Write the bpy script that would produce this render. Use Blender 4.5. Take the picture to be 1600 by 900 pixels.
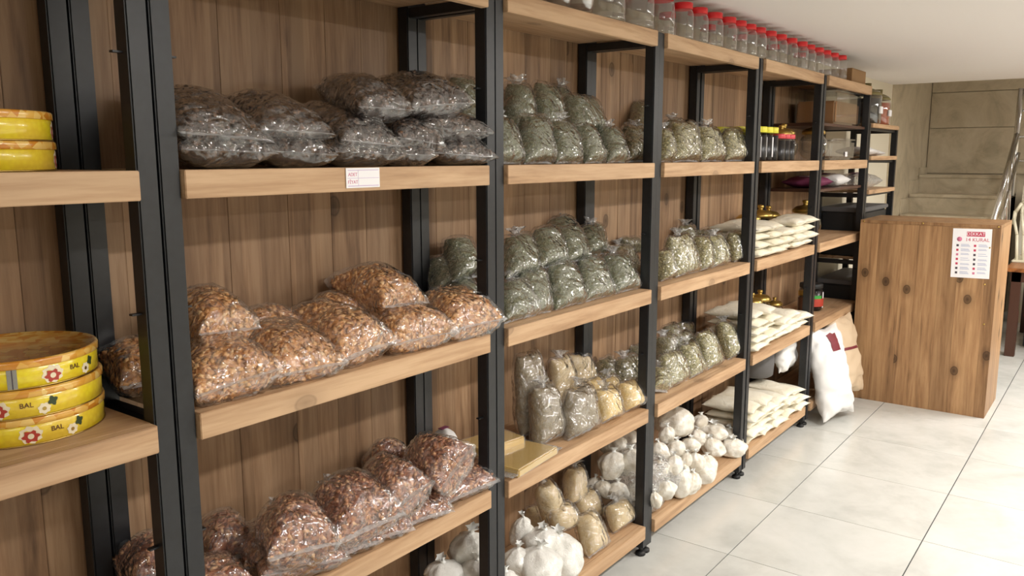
import bpy, bmesh, math, random
import numpy as np
from mathutils import Vector, Matrix, noise

for o in list(bpy.data.objects):
    bpy.data.objects.remove(o)
SC = bpy.context.scene
COL = SC.collection
random.seed(7)
RNG = np.random.default_rng(7)

# ------------------------------------------------------------------ camera
cam_d = bpy.data.cameras.new('camera')
cam = bpy.data.objects.new('camera', cam_d)
COL.objects.link(cam)
SC.camera = cam
cam_d.sensor_width = 36.0
cam_d.lens = 1287.1 / 1600 * 36
cam_d.clip_start = 0.05
R_ = Vector((0.60043489, -0.79967229, -0.00147519))
U_ = Vector((0.12674444, 0.09334447, 0.98753362))
F_ = Vector((0.78956557, 0.59313661, -0.1574013))
m = Matrix((R_, U_, -F_)).transposed().to_4x4()
m.translation = Vector((0, -1.41693, 1.57655))
cam.matrix_world = m

# ------------------------------------------------------------------ world, exposure
W = bpy.data.worlds.new('world')
SC.world = W
W.use_nodes = True
W.node_tree.nodes['Background'].inputs[0].default_value = (1, .985, .97, 1)
W.node_tree.nodes['Background'].inputs[1].default_value = 0.3
SC.cycles.transparent_max_bounces = 40
SC.view_settings.view_transform = 'Standard'
SC.view_settings.look = 'None'
SC.view_settings.gamma = 1
SC.view_settings.use_curve_mapping = False
SC.view_settings.exposure = 0.34

# ------------------------------------------------------------------ lights (the room's ceiling lamps, plus an added stairwell fill)
LAMPS = [(1.55, -1.75, 26), (3.9, -1.75, 40), (6.3, -1.9, 44), (1.2, -3.6, 24), (4.2, -3.6, 36), (7.2, -3.4, 40), (-1.2, -2.4, 10)]
CEIL = 2.2
def area_light(x, y, z, p, size=1.1):
    l = bpy.data.lights.new('lamp_or_fill_light', 'AREA')
    l.shape = 'RECTANGLE'; l.size = size; l.size_y = .12; l.energy = p; l.color = (1, .975, .945)
    l.spread = math.radians(178)
    o = bpy.data.objects.new('lamp_or_fill_light', l); COL.objects.link(o)
    o.location = (x, y, z)
    return o

# ------------------------------------------------------------------ helpers
def setp(o, label=None, cat=None, group=None, kind=None):
    if label: o['label'] = label
    if cat: o['category'] = cat
    if group: o['group'] = group
    if kind: o['kind'] = kind
    return o
def thing(name, label, cat, loc=(0, 0, 0), rotz=0, group=None):
    o = bpy.data.objects.new(name, None); COL.objects.link(o)
    o.location = loc; o.rotation_euler = (0, 0, rotz); o.empty_display_size = .05
    return setp(o, label, cat, group)
def link(name, me, parent=None, loc=(0, 0, 0), mat=None):
    o = bpy.data.objects.new(name, me); COL.objects.link(o)
    o.location = loc
    if mat is not None and not me.materials: me.materials.append(mat)
    if parent is not None: o.parent = parent
    return o
def mesh_np(name, V, F, smooth=True):
    me = bpy.data.meshes.new(name)
    me.from_pydata(np.asarray(V).tolist(), [], F if isinstance(F, list) else F.tolist())
    if smooth: me.polygons.foreach_set('use_smooth', [True] * len(me.polygons))
    me.update()
    return me
def box_bm(bm, a, b, bevel=0):
    r = bmesh.ops.create_cube(bm, size=1)
    vs = r['verts']
    c = [(a[i] + b[i]) / 2 for i in range(3)]; s = [abs(b[i] - a[i]) for i in range(3)]
    for v in vs: v.co = Vector([c[i] + v.co[i] * s[i] for i in range(3)])
    if bevel:
        es = list({e for v in vs for e in v.link_edges})
        bmesh.ops.bevel(bm, geom=es, offset=bevel, segments=2, affect='EDGES')
def box(name, a, b, mat, parent=None, bevel=0):
    """box from corner a to corner b; origin at its own centre"""
    c = Vector([(a[i] + b[i]) / 2 for i in range(3)])
    bm = bmesh.new()
    box_bm(bm, [a[i] - c[i] for i in range(3)], [b[i] - c[i] for i in range(3)], bevel)
    me = bpy.data.meshes.new(name); bm.to_mesh(me); bm.free()
    return link(name, me, parent, c, mat)
def lathe_bm(bm, prof, seg=24, c=(0, 0, 0), sq=None):
    """profile [(r,z)..] revolved; sq: optional superellipse exponent for rounded-square section"""
    rings = []
    for r, z in prof:
        ring = []
        for k in range(seg):
            t = 2 * math.pi * k / seg
            q = 1.0
            if sq:
                q = (abs(math.cos(t)) ** sq + abs(math.sin(t)) ** sq) ** (-1 / sq)
            ring.append(bm.verts.new((c[0] + r * q * math.cos(t), c[1] + r * q * math.sin(t), c[2] + z)))
        rings.append(ring)
    for a, b in zip(rings, rings[1:]):
        for k in range(seg):
            f = bm.faces.new((a[k], a[(k + 1) % seg], b[(k + 1) % seg], b[k])); f.smooth = True
    if prof[0][0] > 1e-4: bm.faces.new(list(reversed(rings[0])))
    if prof[-1][0] > 1e-4: bm.faces.new(rings[-1])
def lathe(name, prof, mat, parent=None, loc=(0, 0, 0), seg=24, sq=None):
    bm = bmesh.new(); lathe_bm(bm, prof, seg, (0, 0, 0), sq)
    me = bpy.data.meshes.new(name); bm.to_mesh(me); bm.free()
    return link(name, me, parent, loc, mat)
def tube_bm(bm, p0, p1, r, seg=10):
    p0 = Vector(p0); p1 = Vector(p1); d = (p1 - p0); L = d.length
    q = d.to_track_quat('Z', 'Y')
    rr = []
    for z in (0, L):
        rr.append([bm.verts.new(p0 + q @ Vector((r * math.cos(2 * math.pi * k / seg), r * math.sin(2 * math.pi * k / seg), z))) for k in range(seg)])
    for k in range(seg):
        f = bm.faces.new((rr[0][k], rr[0][(k + 1) % seg], rr[1][(k + 1) % seg], rr[1][k])); f.smooth = True
    bm.faces.new(list(reversed(rr[0]))); bm.faces.new(rr[1])
def bm_obj(name, bm, mat, parent=None, loc=(0, 0, 0)):
    me = bpy.data.meshes.new(name); bm.to_mesh(me); bm.free()
    return link(name, me, parent, loc, mat)
def text_mesh(o, parent, loc, rot):
    bpy.context.view_layer.update()
    me = bpy.data.meshes.new_from_object(o.evaluated_get(bpy.context.evaluated_depsgraph_get()))
    nm = 'lettering'; bpy.data.objects.remove(o)
    q = bpy.data.objects.new(nm, me); COL.objects.link(q)
    q.location = loc; q.rotation_euler = rot
    if parent is not None: q.parent = parent
    return q
def text(name, body, size, mat, parent, loc, rot, ext=.0004):
    cu = bpy.data.curves.new(name, 'FONT'); cu.body = body; cu.size = size; cu.extrude = ext
    cu.align_x = 'CENTER'; cu.align_y = 'CENTER'; cu.materials.append(mat)
    o = bpy.data.objects.new(name, cu); COL.objects.link(o)
    return text_mesh(o, parent, loc, rot)

# ------------------------------------------------------------------ materials
def srgb(r, g, b):
    f = lambda c: (c / 255 / 12.92) if c / 255 <= .04045 else ((c / 255 + .055) / 1.055) ** 2.4
    return (f(r), f(g), f(b), 1)
class NT:
    def __init__(s, name):
        s.m = bpy.data.materials.new(name); s.m.use_nodes = True
        s.t = s.m.node_tree; s.n = s.t.nodes; s.b = s.n['Principled BSDF']; s.out = s.n['Material Output']
    def new(s, typ, **k):
        x = s.n.new(typ)
        for a, v in k.items(): setattr(x, a, v)
        return x
    def l(s, a, b): s.t.links.new(a, b)
    def ramp(s, src, stops):
        r = s.new('ShaderNodeValToRGB'); s.l(src, r.inputs[0])
        e = r.color_ramp.elements
        e[0].position, e[0].color = stops[0]; e[1].position, e[1].color = stops[-1]
        for p, c in stops[1:-1]:
            q = e.new(p); q.color = c
        return r.outputs[0]
    def noise(s, vec, scale, detail=3, rough=.5, dist=0):
        x = s.new('ShaderNodeTexNoise'); x.inputs['Scale'].default_value = scale; x.inputs['Detail'].default_value = detail
        x.inputs['Roughness'].default_value = rough; x.inputs['Distortion'].default_value = dist
        if vec is not None: s.l(vec, x.inputs['Vector'])
        return x.outputs['Fac']
    def coords(s, scale=(1, 1, 1), rnd=True, kind='Object'):
        tc = s.new('ShaderNodeTexCoord'); mp = s.new('ShaderNodeMapping'); mp.inputs['Scale'].default_value = scale
        s.l(tc.outputs[kind], mp.inputs['Vector'])
        if rnd:
            oi = s.new('ShaderNodeObjectInfo'); mu = s.new('ShaderNodeMath', operation='MULTIPLY'); mu.inputs[1].default_value = 37
            s.l(oi.outputs['Random'], mu.inputs[0])
            cb = s.new('ShaderNodeCombineXYZ')
            for i in range(3): s.l(mu.outputs[0], cb.inputs[i])
            s.l(cb.outputs[0], mp.inputs['Location'])
        return mp.outputs[0]
    def mix(s, fac, a, b, blend='MIX'):
        x = s.new('ShaderNodeMix', data_type='RGBA', blend_type=blend)
        for sock, v in ((x.inputs[0], fac), (x.inputs[6], a), (x.inputs[7], b)):
            if hasattr(v, 'is_output'): s.l(v, sock)
            else: sock.default_value = v
        return x.outputs[2]
    def math(s, op, a, b=None, c=None):
        x = s.new('ShaderNodeMath', operation=op)
        for i, v in enumerate((a, b, c)):
            if v is None: continue
            if hasattr(v, 'is_output'): s.l(v, x.inputs[i])
            else: x.inputs[i].default_value = v
        return x.outputs[0]
    def bump(s, h, strength, dist=.002):
        x = s.new('ShaderNodeBump'); x.inputs['Strength'].default_value = strength; x.inputs['Distance'].default_value = dist
        s.l(h, x.inputs['Height']); return x.outputs[0]
def plain(name, col, rough=.5, metal=0, spec=.5, coat=0, bump=None):
    k = NT(name); k.b.inputs['Base Color'].default_value = col; k.b.inputs['Roughness'].default_value = rough
    k.b.inputs['Metallic'].default_value = metal; k.b.inputs['Specular IOR Level'].default_value = spec
    k.b.inputs['Coat Weight'].default_value = coat
    if bump:
        h = k.noise(k.coords(rnd=False), bump[0], 3); k.l(k.bump(h, bump[1]), k.b.inputs['Normal'])
    return k.m
def wood(name, dark, mid, light, axis='X', rough=.45, stave=None, knot=.5, tone=False):
    """grain along axis; stave = width of the glued staves across the grain"""
    k = NT(name)
    s = {'X': (.9, 14, 14), 'Z': (14, 14, .9)}[axis]
    v = k.coords(s)
    g1 = k.noise(v, 1.6, 6, .62, .6)
    g2 = k.noise(v, 7, 3, .6)
    f = k.math('ADD', k.math('MULTIPLY', g1, .75), k.math('MULTIPLY', g2, .3))
    col = k.ramp(f, [(.3, dark), (.47, mid), (.62, light), (.8, light)])
    # broad tone patches
    v2 = k.coords({'X': (.7, 5, 5), 'Z': (5, 5, .7)}[axis])
    pt = k.noise(v2, 2.2, 2)
    col = k.mix(k.math('MULTIPLY', k.math('SUBTRACT', pt, .45), 1.2), col, dark)
    if stave:
        # glued staves across the board: each its own tone, thin dark joint
        vv = k.coords((1, 1, 1), rnd=False); sp = k.new('ShaderNodeSeparateXYZ'); k.l(vv, sp.inputs[0])
        q = k.math('DIVIDE', sp.outputs[0], stave)
        fl = k.math('FLOOR', q); wn = k.new('ShaderNodeTexWhiteNoise', noise_dimensions='2D')
        oi = k.new('ShaderNodeObjectInfo')
        cb = k.new('ShaderNodeCombineXYZ'); k.l(fl, cb.inputs[0]); k.l(oi.outputs['Random'], cb.inputs[1]); k.l(cb.outputs[0], wn.inputs['Vector'])
        tone = k.ramp(wn.outputs['Value'], [(0, (.6, .57, .54, 1)), (.5, (.88, .86, .83, 1)), (1, (1.08, 1.06, 1.02, 1))])
        col = k.mix(.6, col, tone, 'MULTIPLY')
    if tone:
        oi2 = k.new('ShaderNodeObjectInfo')
        col = k.mix(.8, col, k.ramp(oi2.outputs['Random'], [(0, (.66, .62, .58, 1)), (.5, (.9, .88, .85, 1)), (1, (1.08, 1.06, 1.02, 1))]), 'MULTIPLY')
    # knots
    vk = k.coords((1, 1, 1)); sk = k.new('ShaderNodeSeparateXYZ'); k.l(vk, sk.inputs[0])
    ck = k.new('ShaderNodeCombineXYZ')
    if axis == 'X':
        k.l(k.math('MULTIPLY', sk.outputs[0], 3.0), ck.inputs[0]); k.l(k.math('MULTIPLY', k.math('ADD', sk.outputs[1], sk.outputs[2]), 5), ck.inputs[1])
    else:
        k.l(k.math('MULTIPLY', k.math('ADD', sk.outputs[0], sk.outputs[1]), 4.4), ck.inputs[0]); k.l(k.math('MULTIPLY', sk.outputs[2], 3.2), ck.inputs[1])
    vo = k.new('ShaderNodeTexVoronoi', feature='F1', voronoi_dimensions='2D'); vo.inputs['Scale'].default_value = .9; k.l(ck.outputs[0], vo.inputs['Vector'])
    kn = k.ramp(vo.outputs['Distance'], [(0, (1, 1, 1, 1)), (.06, (.7, .7, .7, 1)), (.075, (.95, .95, .95, 1)), (.09, (.3, .3, .3, 1)), (.2, (0, 0, 0, 1))])
    sc_ = k.new('ShaderNodeSeparateColor'); k.l(vo.outputs['Color'], sc_.inputs[0])
    kn = k.math('MULTIPLY', kn, k.math('GREATER_THAN', sc_.outputs[0], .56))
    col = k.mix(k.math('MULTIPLY', kn, knot), col, (dark[0] * .3, dark[1] * .26, dark[2] * .22, 1))
    k.l(col, k.b.inputs['Base Color']); k.b.inputs['Roughness'].default_value = rough
    k.b.inputs['Specular IOR Level'].default_value = .35
    k.l(k.bump(g2, .15, .001), k.b.inputs['Normal'])
    return k.m

M = {}
M['shelf_wood'] = wood('shelf_wood', srgb(138, 106, 78), srgb(184, 148, 112), srgb(204, 170, 134), 'X', .5, knot=.45)
M['panel_wood'] = wood('panel_wood', srgb(106, 83, 64), srgb(162, 130, 101), srgb(186, 155, 124), 'Z', .5, stave=.055, knot=.8)
M['counter_wood'] = wood('counter_wood', srgb(104, 78, 54), srgb(158, 120, 84), srgb(182, 144, 104), 'Z', .42, knot=.95, tone=True)
M['table_wood'] = wood('table_wood', srgb(110, 62, 30), srgb(150, 92, 50), srgb(170, 110, 62), 'X', .35)
M['dark_wood'] = plain('dark_wood', srgb(72, 42, 28), .4)
def black_metal():
    k = NT('black_metal'); k.b.inputs['Roughness'].default_value = .42
    h = k.noise(k.coords((1, 1, 1)), 60, 3); k.l(k.ramp(h, [(.3, srgb(19, 20, 23)), (.7, srgb(27, 29, 33))]), k.b.inputs['Base Color'])
    k.l(k.bump(h, .08, .0005), k.b.inputs['Normal']); k.b.inputs['Specular IOR Level'].default_value = .55
    return k.m
M['black_metal'] = black_metal()
M['black_rubber'] = plain('black_rubber', srgb(18, 18, 18), .6)
M['ceiling'] = plain('ceiling_paint', srgb(232, 226, 222), .9, bump=(40, .05))
M['cream'] = plain('cream_paint', srgb(226, 218, 198), .85, bump=(50, .05))
M['grout'] = plain('grout', srgb(44, 44, 42), .9)
def floor_mat():
    k = NT('floor_tile'); v = k.coords((1, 1, 1))
    a = k.noise(v, 2.2, 5, .6, .6); b = k.noise(v, 14, 4, .6)
    f = k.math('ADD', k.math('MULTIPLY', a, .8), k.math('MULTIPLY', b, .2))
    k.l(k.ramp(f, [(.35, srgb(190, 190, 184)), (.5, srgb(204, 204, 198)), (.68, srgb(214, 213, 208))]), k.b.inputs['Base Color'])
    k.l(k.ramp(b, [(.3, (.16, .16, .16, 1)), (.7, (.24, .24, .24, 1))]), k.b.inputs['Roughness'])
    k.b.inputs['Specular IOR Level'].default_value = .5
    return k.m
M['tile'] = floor_mat()
def marble():
    k = NT('stair_marble'); v = k.coords((1, 1, 1)); a = k.noise(v, 3, 6, .65, 1.2)
    k.l(k.ramp(a, [(.3, srgb(168, 156, 132)), (.5, srgb(196, 182, 156)), (.7, srgb(208, 196, 172))]), k.b.inputs['Base Color'])
    k.b.inputs['Roughness'].default_value = .3
    return k.m
M['marble'] = marble()
M['chrome'] = plain('chrome', (.75, .75, .75, 1), .15, 1)

def film(name, tint=(1, 1, 1, 1), milky=.02, scale=20, strength=1.0, gloss=2.8, rough=.09, base=.01, crease=.16):
    """thin clear plastic: transparent with crinkled glossy reflection"""
    k = NT(name); k.n.remove(k.b)
    v = k.coords((1, 1, 1))
    n1 = k.noise(v, scale, 3, .5, 1.0)
    r1 = k.math('ABSOLUTE', k.math('SUBTRACT', n1, .5))
    n2 = k.noise(v, scale * .42, 2, .5, 1.5)
    r2 = k.math('ABSOLUTE', k.math('SUBTRACT', n2, .5))
    h = k.math('ADD', r1, k.math('MULTIPLY', r2, 2.2))
    bp = k.bump(h, strength, .014)
    fr = k.new('ShaderNodeFresnel'); fr.inputs['IOR'].default_value = 1.5; k.l(bp, fr.inputs['Normal'])
    fac = k.math('ADD', k.math('MULTIPLY', fr.outputs[0], gloss), base); fac = k.math('MAXIMUM', k.math('MINIMUM', fac, .9), .005)
    ge = k.new('ShaderNodeNewGeometry')
    fac = k.math('MULTIPLY', fac, k.math('SUBTRACT', 1.0, ge.outputs['Backfacing']))
    tr = k.new('ShaderNodeBsdfTransparent'); tr.inputs[0].default_value = tint
    gl = k.new('ShaderNodeBsdfGlossy'); gl.inputs['Roughness'].default_value = rough; k.l(bp, gl.inputs['Normal'])
    df = k.new('ShaderNodeBsdfDiffuse'); df.inputs[0].default_value = (.9, .9, .9, 1); k.l(bp, df.inputs['Normal'])
    m1 = k.new('ShaderNodeMixShader'); k.l(k.math('ADD', milky, k.math('MULTIPLY', k.math('MAXIMUM', k.math('SUBTRACT', .09, r1), 0.0), crease * 6)), m1.inputs[0]); k.l(tr.outputs[0], m1.inputs[1]); k.l(df.outputs[0], m1.inputs[2])
    m2 = k.new('ShaderNodeMixShader'); k.l(fac, m2.inputs[0]); k.l(m1.outputs[0], m2.inputs[1]); k.l(gl.outputs[0], m2.inputs[2])
    k.l(m2.outputs[0], k.out.inputs['Surface'])
    return k.m
M['film'] = film('clear_bag_film')
M['film_soft'] = film('soft_bag_film', milky=.3, scale=50)
M['pet'] = film('clear_jar_plastic', (.985, .985, .985, 1), .03, 5, .05, 2.4, .07, .02, 0)
M['glass_dark'] = film('preserve_jar_glass', (.9, .9, .9, 1), .0, 3, .02, .8, .05, -.03, 0)
M['glass'] = film('jar_glass', (.88, .89, .87, 1), .0, 3, .02, 2.4, .05, .02, 0)

def content(name, stops, rough=.6, sc=300, bump=.5, vor=True):
    """bag contents: per-piece tone attribute plus fine variation"""
    k = NT(name)
    at = k.new('ShaderNodeAttribute'); at.attribute_name = 'tone'
    v = k.coords((1, 1, 1))
    n = k.noise(v, 40, 3)
    if vor:
        vo = k.new('ShaderNodeTexVoronoi'); vo.inputs['Scale'].default_value = sc; k.l(v, vo.inputs['Vector'])
        sx = k.new('ShaderNodeSeparateColor'); k.l(vo.outputs['Color'], sx.inputs[0])
        t = k.math('ADD', k.math('MULTIPLY', at.outputs['Fac'], .55), k.math('MULTIPLY', sx.outputs[0], .45))
        k.l(k.bump(vo.outputs['Distance'], -bump, .003), k.b.inputs['Normal'])
    else:
        t = k.math('ADD', k.math('MULTIPLY', at.outputs['Fac'], .8), k.math('MULTIPLY', n, .2))
        k.l(k.bump(k.noise(v, sc, 3), bump, .002), k.b.inputs['Normal'])
    k.l(k.ramp(t, stops), k.b.inputs['Base Color'])
    k.b.inputs['Roughness'].default_value = rough
    return k.m
M['c_dark'] = content('dark_dried_fruit', [(0, srgb(30, 21, 17)), (.45, srgb(64, 46, 37)), (.8, srgb(104, 78, 60)), (1, srgb(150, 108, 76))], .5, 160, .3)
M['c_flake'] = content('orange_brown_flake', [(0, srgb(120, 72, 36)), (.3, srgb(190, 130, 76)), (.7, srgb(222, 170, 110)), (1, srgb(240, 204, 156))], .5, 120, .2)
M['c_mixed'] = content('mixed_dried_piece', [(0, srgb(74, 40, 30)), (.3, srgb(134, 80, 58)), (.6, srgb(184, 128, 90)), (1, srgb(232, 190, 142))], .45, 120, .2)
M['c_herb'] = content('green_herb', [(0, srgb(76, 78, 60)), (.4, srgb(120, 124, 98)), (.75, srgb(152, 155, 128)), (1, srgb(190, 190, 164))], .7, 260, .5)
M['c_herbdark'] = content('olive_herb', [(0, srgb(66, 60, 40)), (.4, srgb(112, 106, 72)), (.75, srgb(146, 138, 98)), (1, srgb(180, 172, 130))], .7, 260, .5)
M['c_chamo'] = content('coarse_dried_flower', [(0, srgb(92, 88, 56)), (.35, srgb(148, 142, 98)), (.7, srgb(190, 180, 132)), (1, srgb(226, 218, 178))], .7, 200, .5)
M['c_lentil'] = content('grey_brown_grain', [(0, srgb(84, 74, 58)), (.5, srgb(128, 116, 94)), (1, srgb(162, 150, 124))], .6, 420, 1)
M['c_corn'] = content('yellow_grain', [(0, srgb(176, 140, 78)), (.5, srgb(216, 186, 122)), (1, srgb(240, 222, 168))], .6, 380, 1)
M['c_bulgur'] = content('tan_grain', [(0, srgb(160, 136, 96)), (.5, srgb(194, 172, 130)), (1, srgb(216, 198, 160))], .6, 480, 1)
M['c_white0'] = content('white_sugar', [(0, srgb(224, 222, 214)), (1, srgb(244, 242, 236))], .6, 90, .25, False)
def skin(name, c0, c1):
    k = NT(name); v = k.coords((1, 1, 1)); n = k.noise(v, 26, 2)
    k.l(k.ramp(n, [(.35, c0), (.6, c1)]), k.b.inputs['Base Color'])
    w = k.noise(v, 42, 3, .5, 1.6); k.l(k.bump(k.math('ABSOLUTE', k.math('SUBTRACT', w, .5)), .4, .012), k.b.inputs['Normal'])
    k.b.inputs['Roughness'].default_value = .5; k.b.inputs['Coat Weight'].default_value = .6; k.b.inputs['Coat Roughness'].default_value = .15
    return k.m
M['c_salt0'] = content('white_salt', [(0, srgb(222, 216, 202)), (1, srgb(244, 240, 230))], .5, 90, .25, False)
M['c_white'] = skin('white_sugar_in_film', srgb(222, 220, 212), srgb(240, 238, 232))
M['c_salt'] = skin('white_salt_in_film', srgb(218, 208, 190), srgb(242, 238, 228))
def packet_mat():
    k = NT('flour_packet'); v = k.coords((1, 1, 1)); n = k.noise(v, 9, 3, .5, .5)
    k.l(k.ramp(n, [(.3, srgb(226, 216, 192)), (.6, srgb(240, 234, 216))]), k.b.inputs['Base Color'])
    w = k.noise(v, 34, 3, .5, 1.2); k.l(k.bump(k.math('ABSOLUTE', k.math('SUBTRACT', w, .5)), .5, .012), k.b.inputs['Normal'])
    k.b.inputs['Roughness'].default_value = .38; k.b.inputs['Specular IOR Level'].default_value = .5
    return k.m
M['packet'] = packet_mat()
M['white_sack'] = plain('white_sack', srgb(232, 230, 228), .6, bump=(12, .3))
M['beige_sack'] = plain('beige_sack', srgb(214, 190, 160), .65, bump=(12, .3))
M['maroon'] = plain('maroon_print', srgb(120, 40, 50), .6)
M['grey_sack'] = plain('grey_drum', srgb(96, 94, 94), .6)
M['red_lid'] = plain('red_lid', srgb(214, 30, 36), .35)
M['pink_lid'] = plain('pink_red_lid', srgb(206, 66, 74), .4)
M['yellow_lid'] = plain('yellow_lid', srgb(226, 218, 60), .4)
M['gold'] = plain('gold_lid', srgb(190, 160, 88), .3, .9)
M['dark_liquid'] = plain('dark_contents', srgb(20, 13, 15), .3)
M['brown_jar'] = plain('brown_contents', srgb(104, 66, 44), .3)
M['amber'] = plain('amber_contents', srgb(164, 118, 78), .5)
M['orange_jar'] = plain('orange_contents', srgb(176, 84, 50), .4)
M['olive_lid'] = plain('olive_lid', srgb(120, 108, 62), .5)
M['paper'] = plain('white_paper', srgb(240, 238, 240), .6)
M['pink'] = plain('pink_print', srgb(208, 120, 150), .6)
M['rose'] = plain('rose_ink', srgb(190, 52, 84), .6)
M['blue_grey'] = plain('grey_blue_ink', srgb(168, 176, 204), .6)
M['lilac'] = plain('lilac_ink', srgb(206, 186, 214), .6)
M['ink'] = plain('dark_ink', srgb(70, 60, 70), .6)
M['steel'] = plain('tin_seam', srgb(190, 190, 186), .25, .9)
M['cardboard'] = plain('cardboard', srgb(150, 116, 78), .8)
M['white_plastic'] = plain('cream_plastic', srgb(226, 220, 196), .4)
M['purple'] = plain('purple_print', srgb(120, 50, 84), .5)
M['brown_print'] = plain('brown_print', srgb(90, 50, 30), .5)
M['leaf_print'] = plain('leaf_print', srgb(50, 66, 34), .5)
M['red_print'] = plain('red_print', srgb(176, 60, 44), .5)
M['cream_print'] = plain('cream_print', srgb(236, 222, 190), .5)
M['green_plastic'] = plain('green_plastic', srgb(50, 150, 60), .4)
M['red_plastic'] = plain('red_plastic', srgb(190, 40, 50), .4)
M['black_plastic'] = plain('black_plastic', srgb(24, 26, 28), .5)
M['tie'] = plain('white_tie', srgb(236, 236, 232), .4)
def tin_yellow():
    k = NT('yellow_tin'); v = k.coords((1, 1, 1)); vo = k.new('ShaderNodeTexVoronoi'); vo.inputs['Scale'].default_value = 110; k.l(v, vo.inputs['Vector'])
    n = k.noise(v, 9, 2)
    c = k.ramp(n, [(.4, srgb(244, 226, 44)), (.7, srgb(238, 206, 70))])
    k.l(k.mix(k.math('MULTIPLY', vo.outputs['Distance'], .45), c, srgb(214, 170, 40)), k.b.inputs['Base Color'])
    k.b.inputs['Roughness'].default_value = .25; k.b.inputs['Coat Weight'].default_value = .5
    return k.m
M['tin'] = tin_yellow()
def tin_lid():
    k = NT('honeycomb_lid'); v = k.coords((1, 1, 1)); vo = k.new('ShaderNodeTexVoronoi'); vo.inputs['Scale'].default_value = 55; k.l(v, vo.inputs['Vector'])
    sx = k.new('ShaderNodeSeparateColor'); k.l(vo.outputs['Color'], sx.inputs[0])
    k.l(k.ramp(sx.outputs[0], [(0, srgb(206, 132, 40)), (.5, srgb(226, 170, 70)), (1, srgb(240, 204, 120))]), k.b.inputs['Base Color'])
    k.b.inputs['Roughness'].default_value = .25; k.b.inputs['Coat Weight'].default_value = .5
    return k.m
M['tin_lid'] = tin_lid()
def lamp_mat():
    k = NT('lamp_diffuser'); k.b.inputs['Emission Color'].default_value = (1, .97, .92, 1); k.b.inputs['Emission Strength'].default_value = 6
    return k.m
M['lamp'] = lamp_mat()

# ------------------------------------------------------------------ room
def structure(o): o['kind'] = 'structure'; return o
fl = structure(box('floor', (-2.6, -5.2, -.06), (10.6, 1.3, -.004), M['grout']))
tm = None
TA, TB, OX, OY = .5941, .6, 3.5895, -.2484
bm = bmesh.new(); box_bm(bm, (-TA / 2 + .0012, -TB / 2 + .0022, -.006), (TA / 2 - .0012, TB / 2 - .0022, 0), .0006)
tile_me = bpy.data.meshes.new('tile'); bm.to_mesh(tile_me); bm.free(); tile_me.materials.append(M['tile'])
for i in range(-10, 12):
    for j in range(-2, 8):
        cx, cy = OX + (i + .5) * TA, OY - (j - .5) * TB
        if not (-2.5 < cx < 10.4 and -5.1 < cy < 1.0): continue
        t = link('tile', tile_me, None, (cx, cy, 0)); t.parent = fl
        t.location = (cx - fl.location.x, cy - fl.location.y, -fl.location.z)
structure(box('ceiling', (-2.6, -5.2, CEIL), (8.0, .5, CEIL + .12), M['ceiling']))
structure(box('wall_back', (-2.6, .38, 0), (9.68, .5, 3.3), M['cream']))
structure(box('wall_far', (9.68, -5.2, 0), (9.8, .5, 3.3), M['marble']))
structure(box('wall_stair', (8.01, .366, 0), (9.67, .3799, 3.3), M['marble']))  # beige facing over the cream wall; its darker colour stands in for shade
structure(box('wall_left', (-2.72, -5.2, 0), (-2.6, .5, CEIL), M['cream']))
structure(box('wall_front', (-2.72, -5.32, 0), (9.8, -5.2, 3.3), M['cream']))
structure(box('trim_1', (7.98, -5.2, CEIL + .12), (8.1, .38, 3.3), M['ceiling']))
structure(box('ceiling_stairwell', (8.0, -5.2, 3.3), (9.8, .5, 3.4), M['ceiling']))

# stairwell fill light, then lamps on the ceiling
stair_fill = area_light(8.9, -2.2, 3.25, 9)  # unseen fill added to brighten the stairwell; it has no fixture
for n, (x, y, p) in enumerate(LAMPS):
    t = thing('ceiling_lamp', f'long white ceiling lamp outside the photograph, {["above the second bay", "above the fourth bay", "above the counter", "far row, first", "far row, second", "far row, third", "behind the viewpoint"][n]}', 'lamp', (x, y, CEIL), 0, 'ceiling lamps')
    fr = box('frame', (-.58, -.09, -.02), (.58, .09, 0), M['ceiling'], t, .003)
    box('diffuser', (-.56, -.065, -.026), (.56, .065, -.0201), M['lamp'], t)
    area_light(x, y, CEIL - .04, p)

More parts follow.
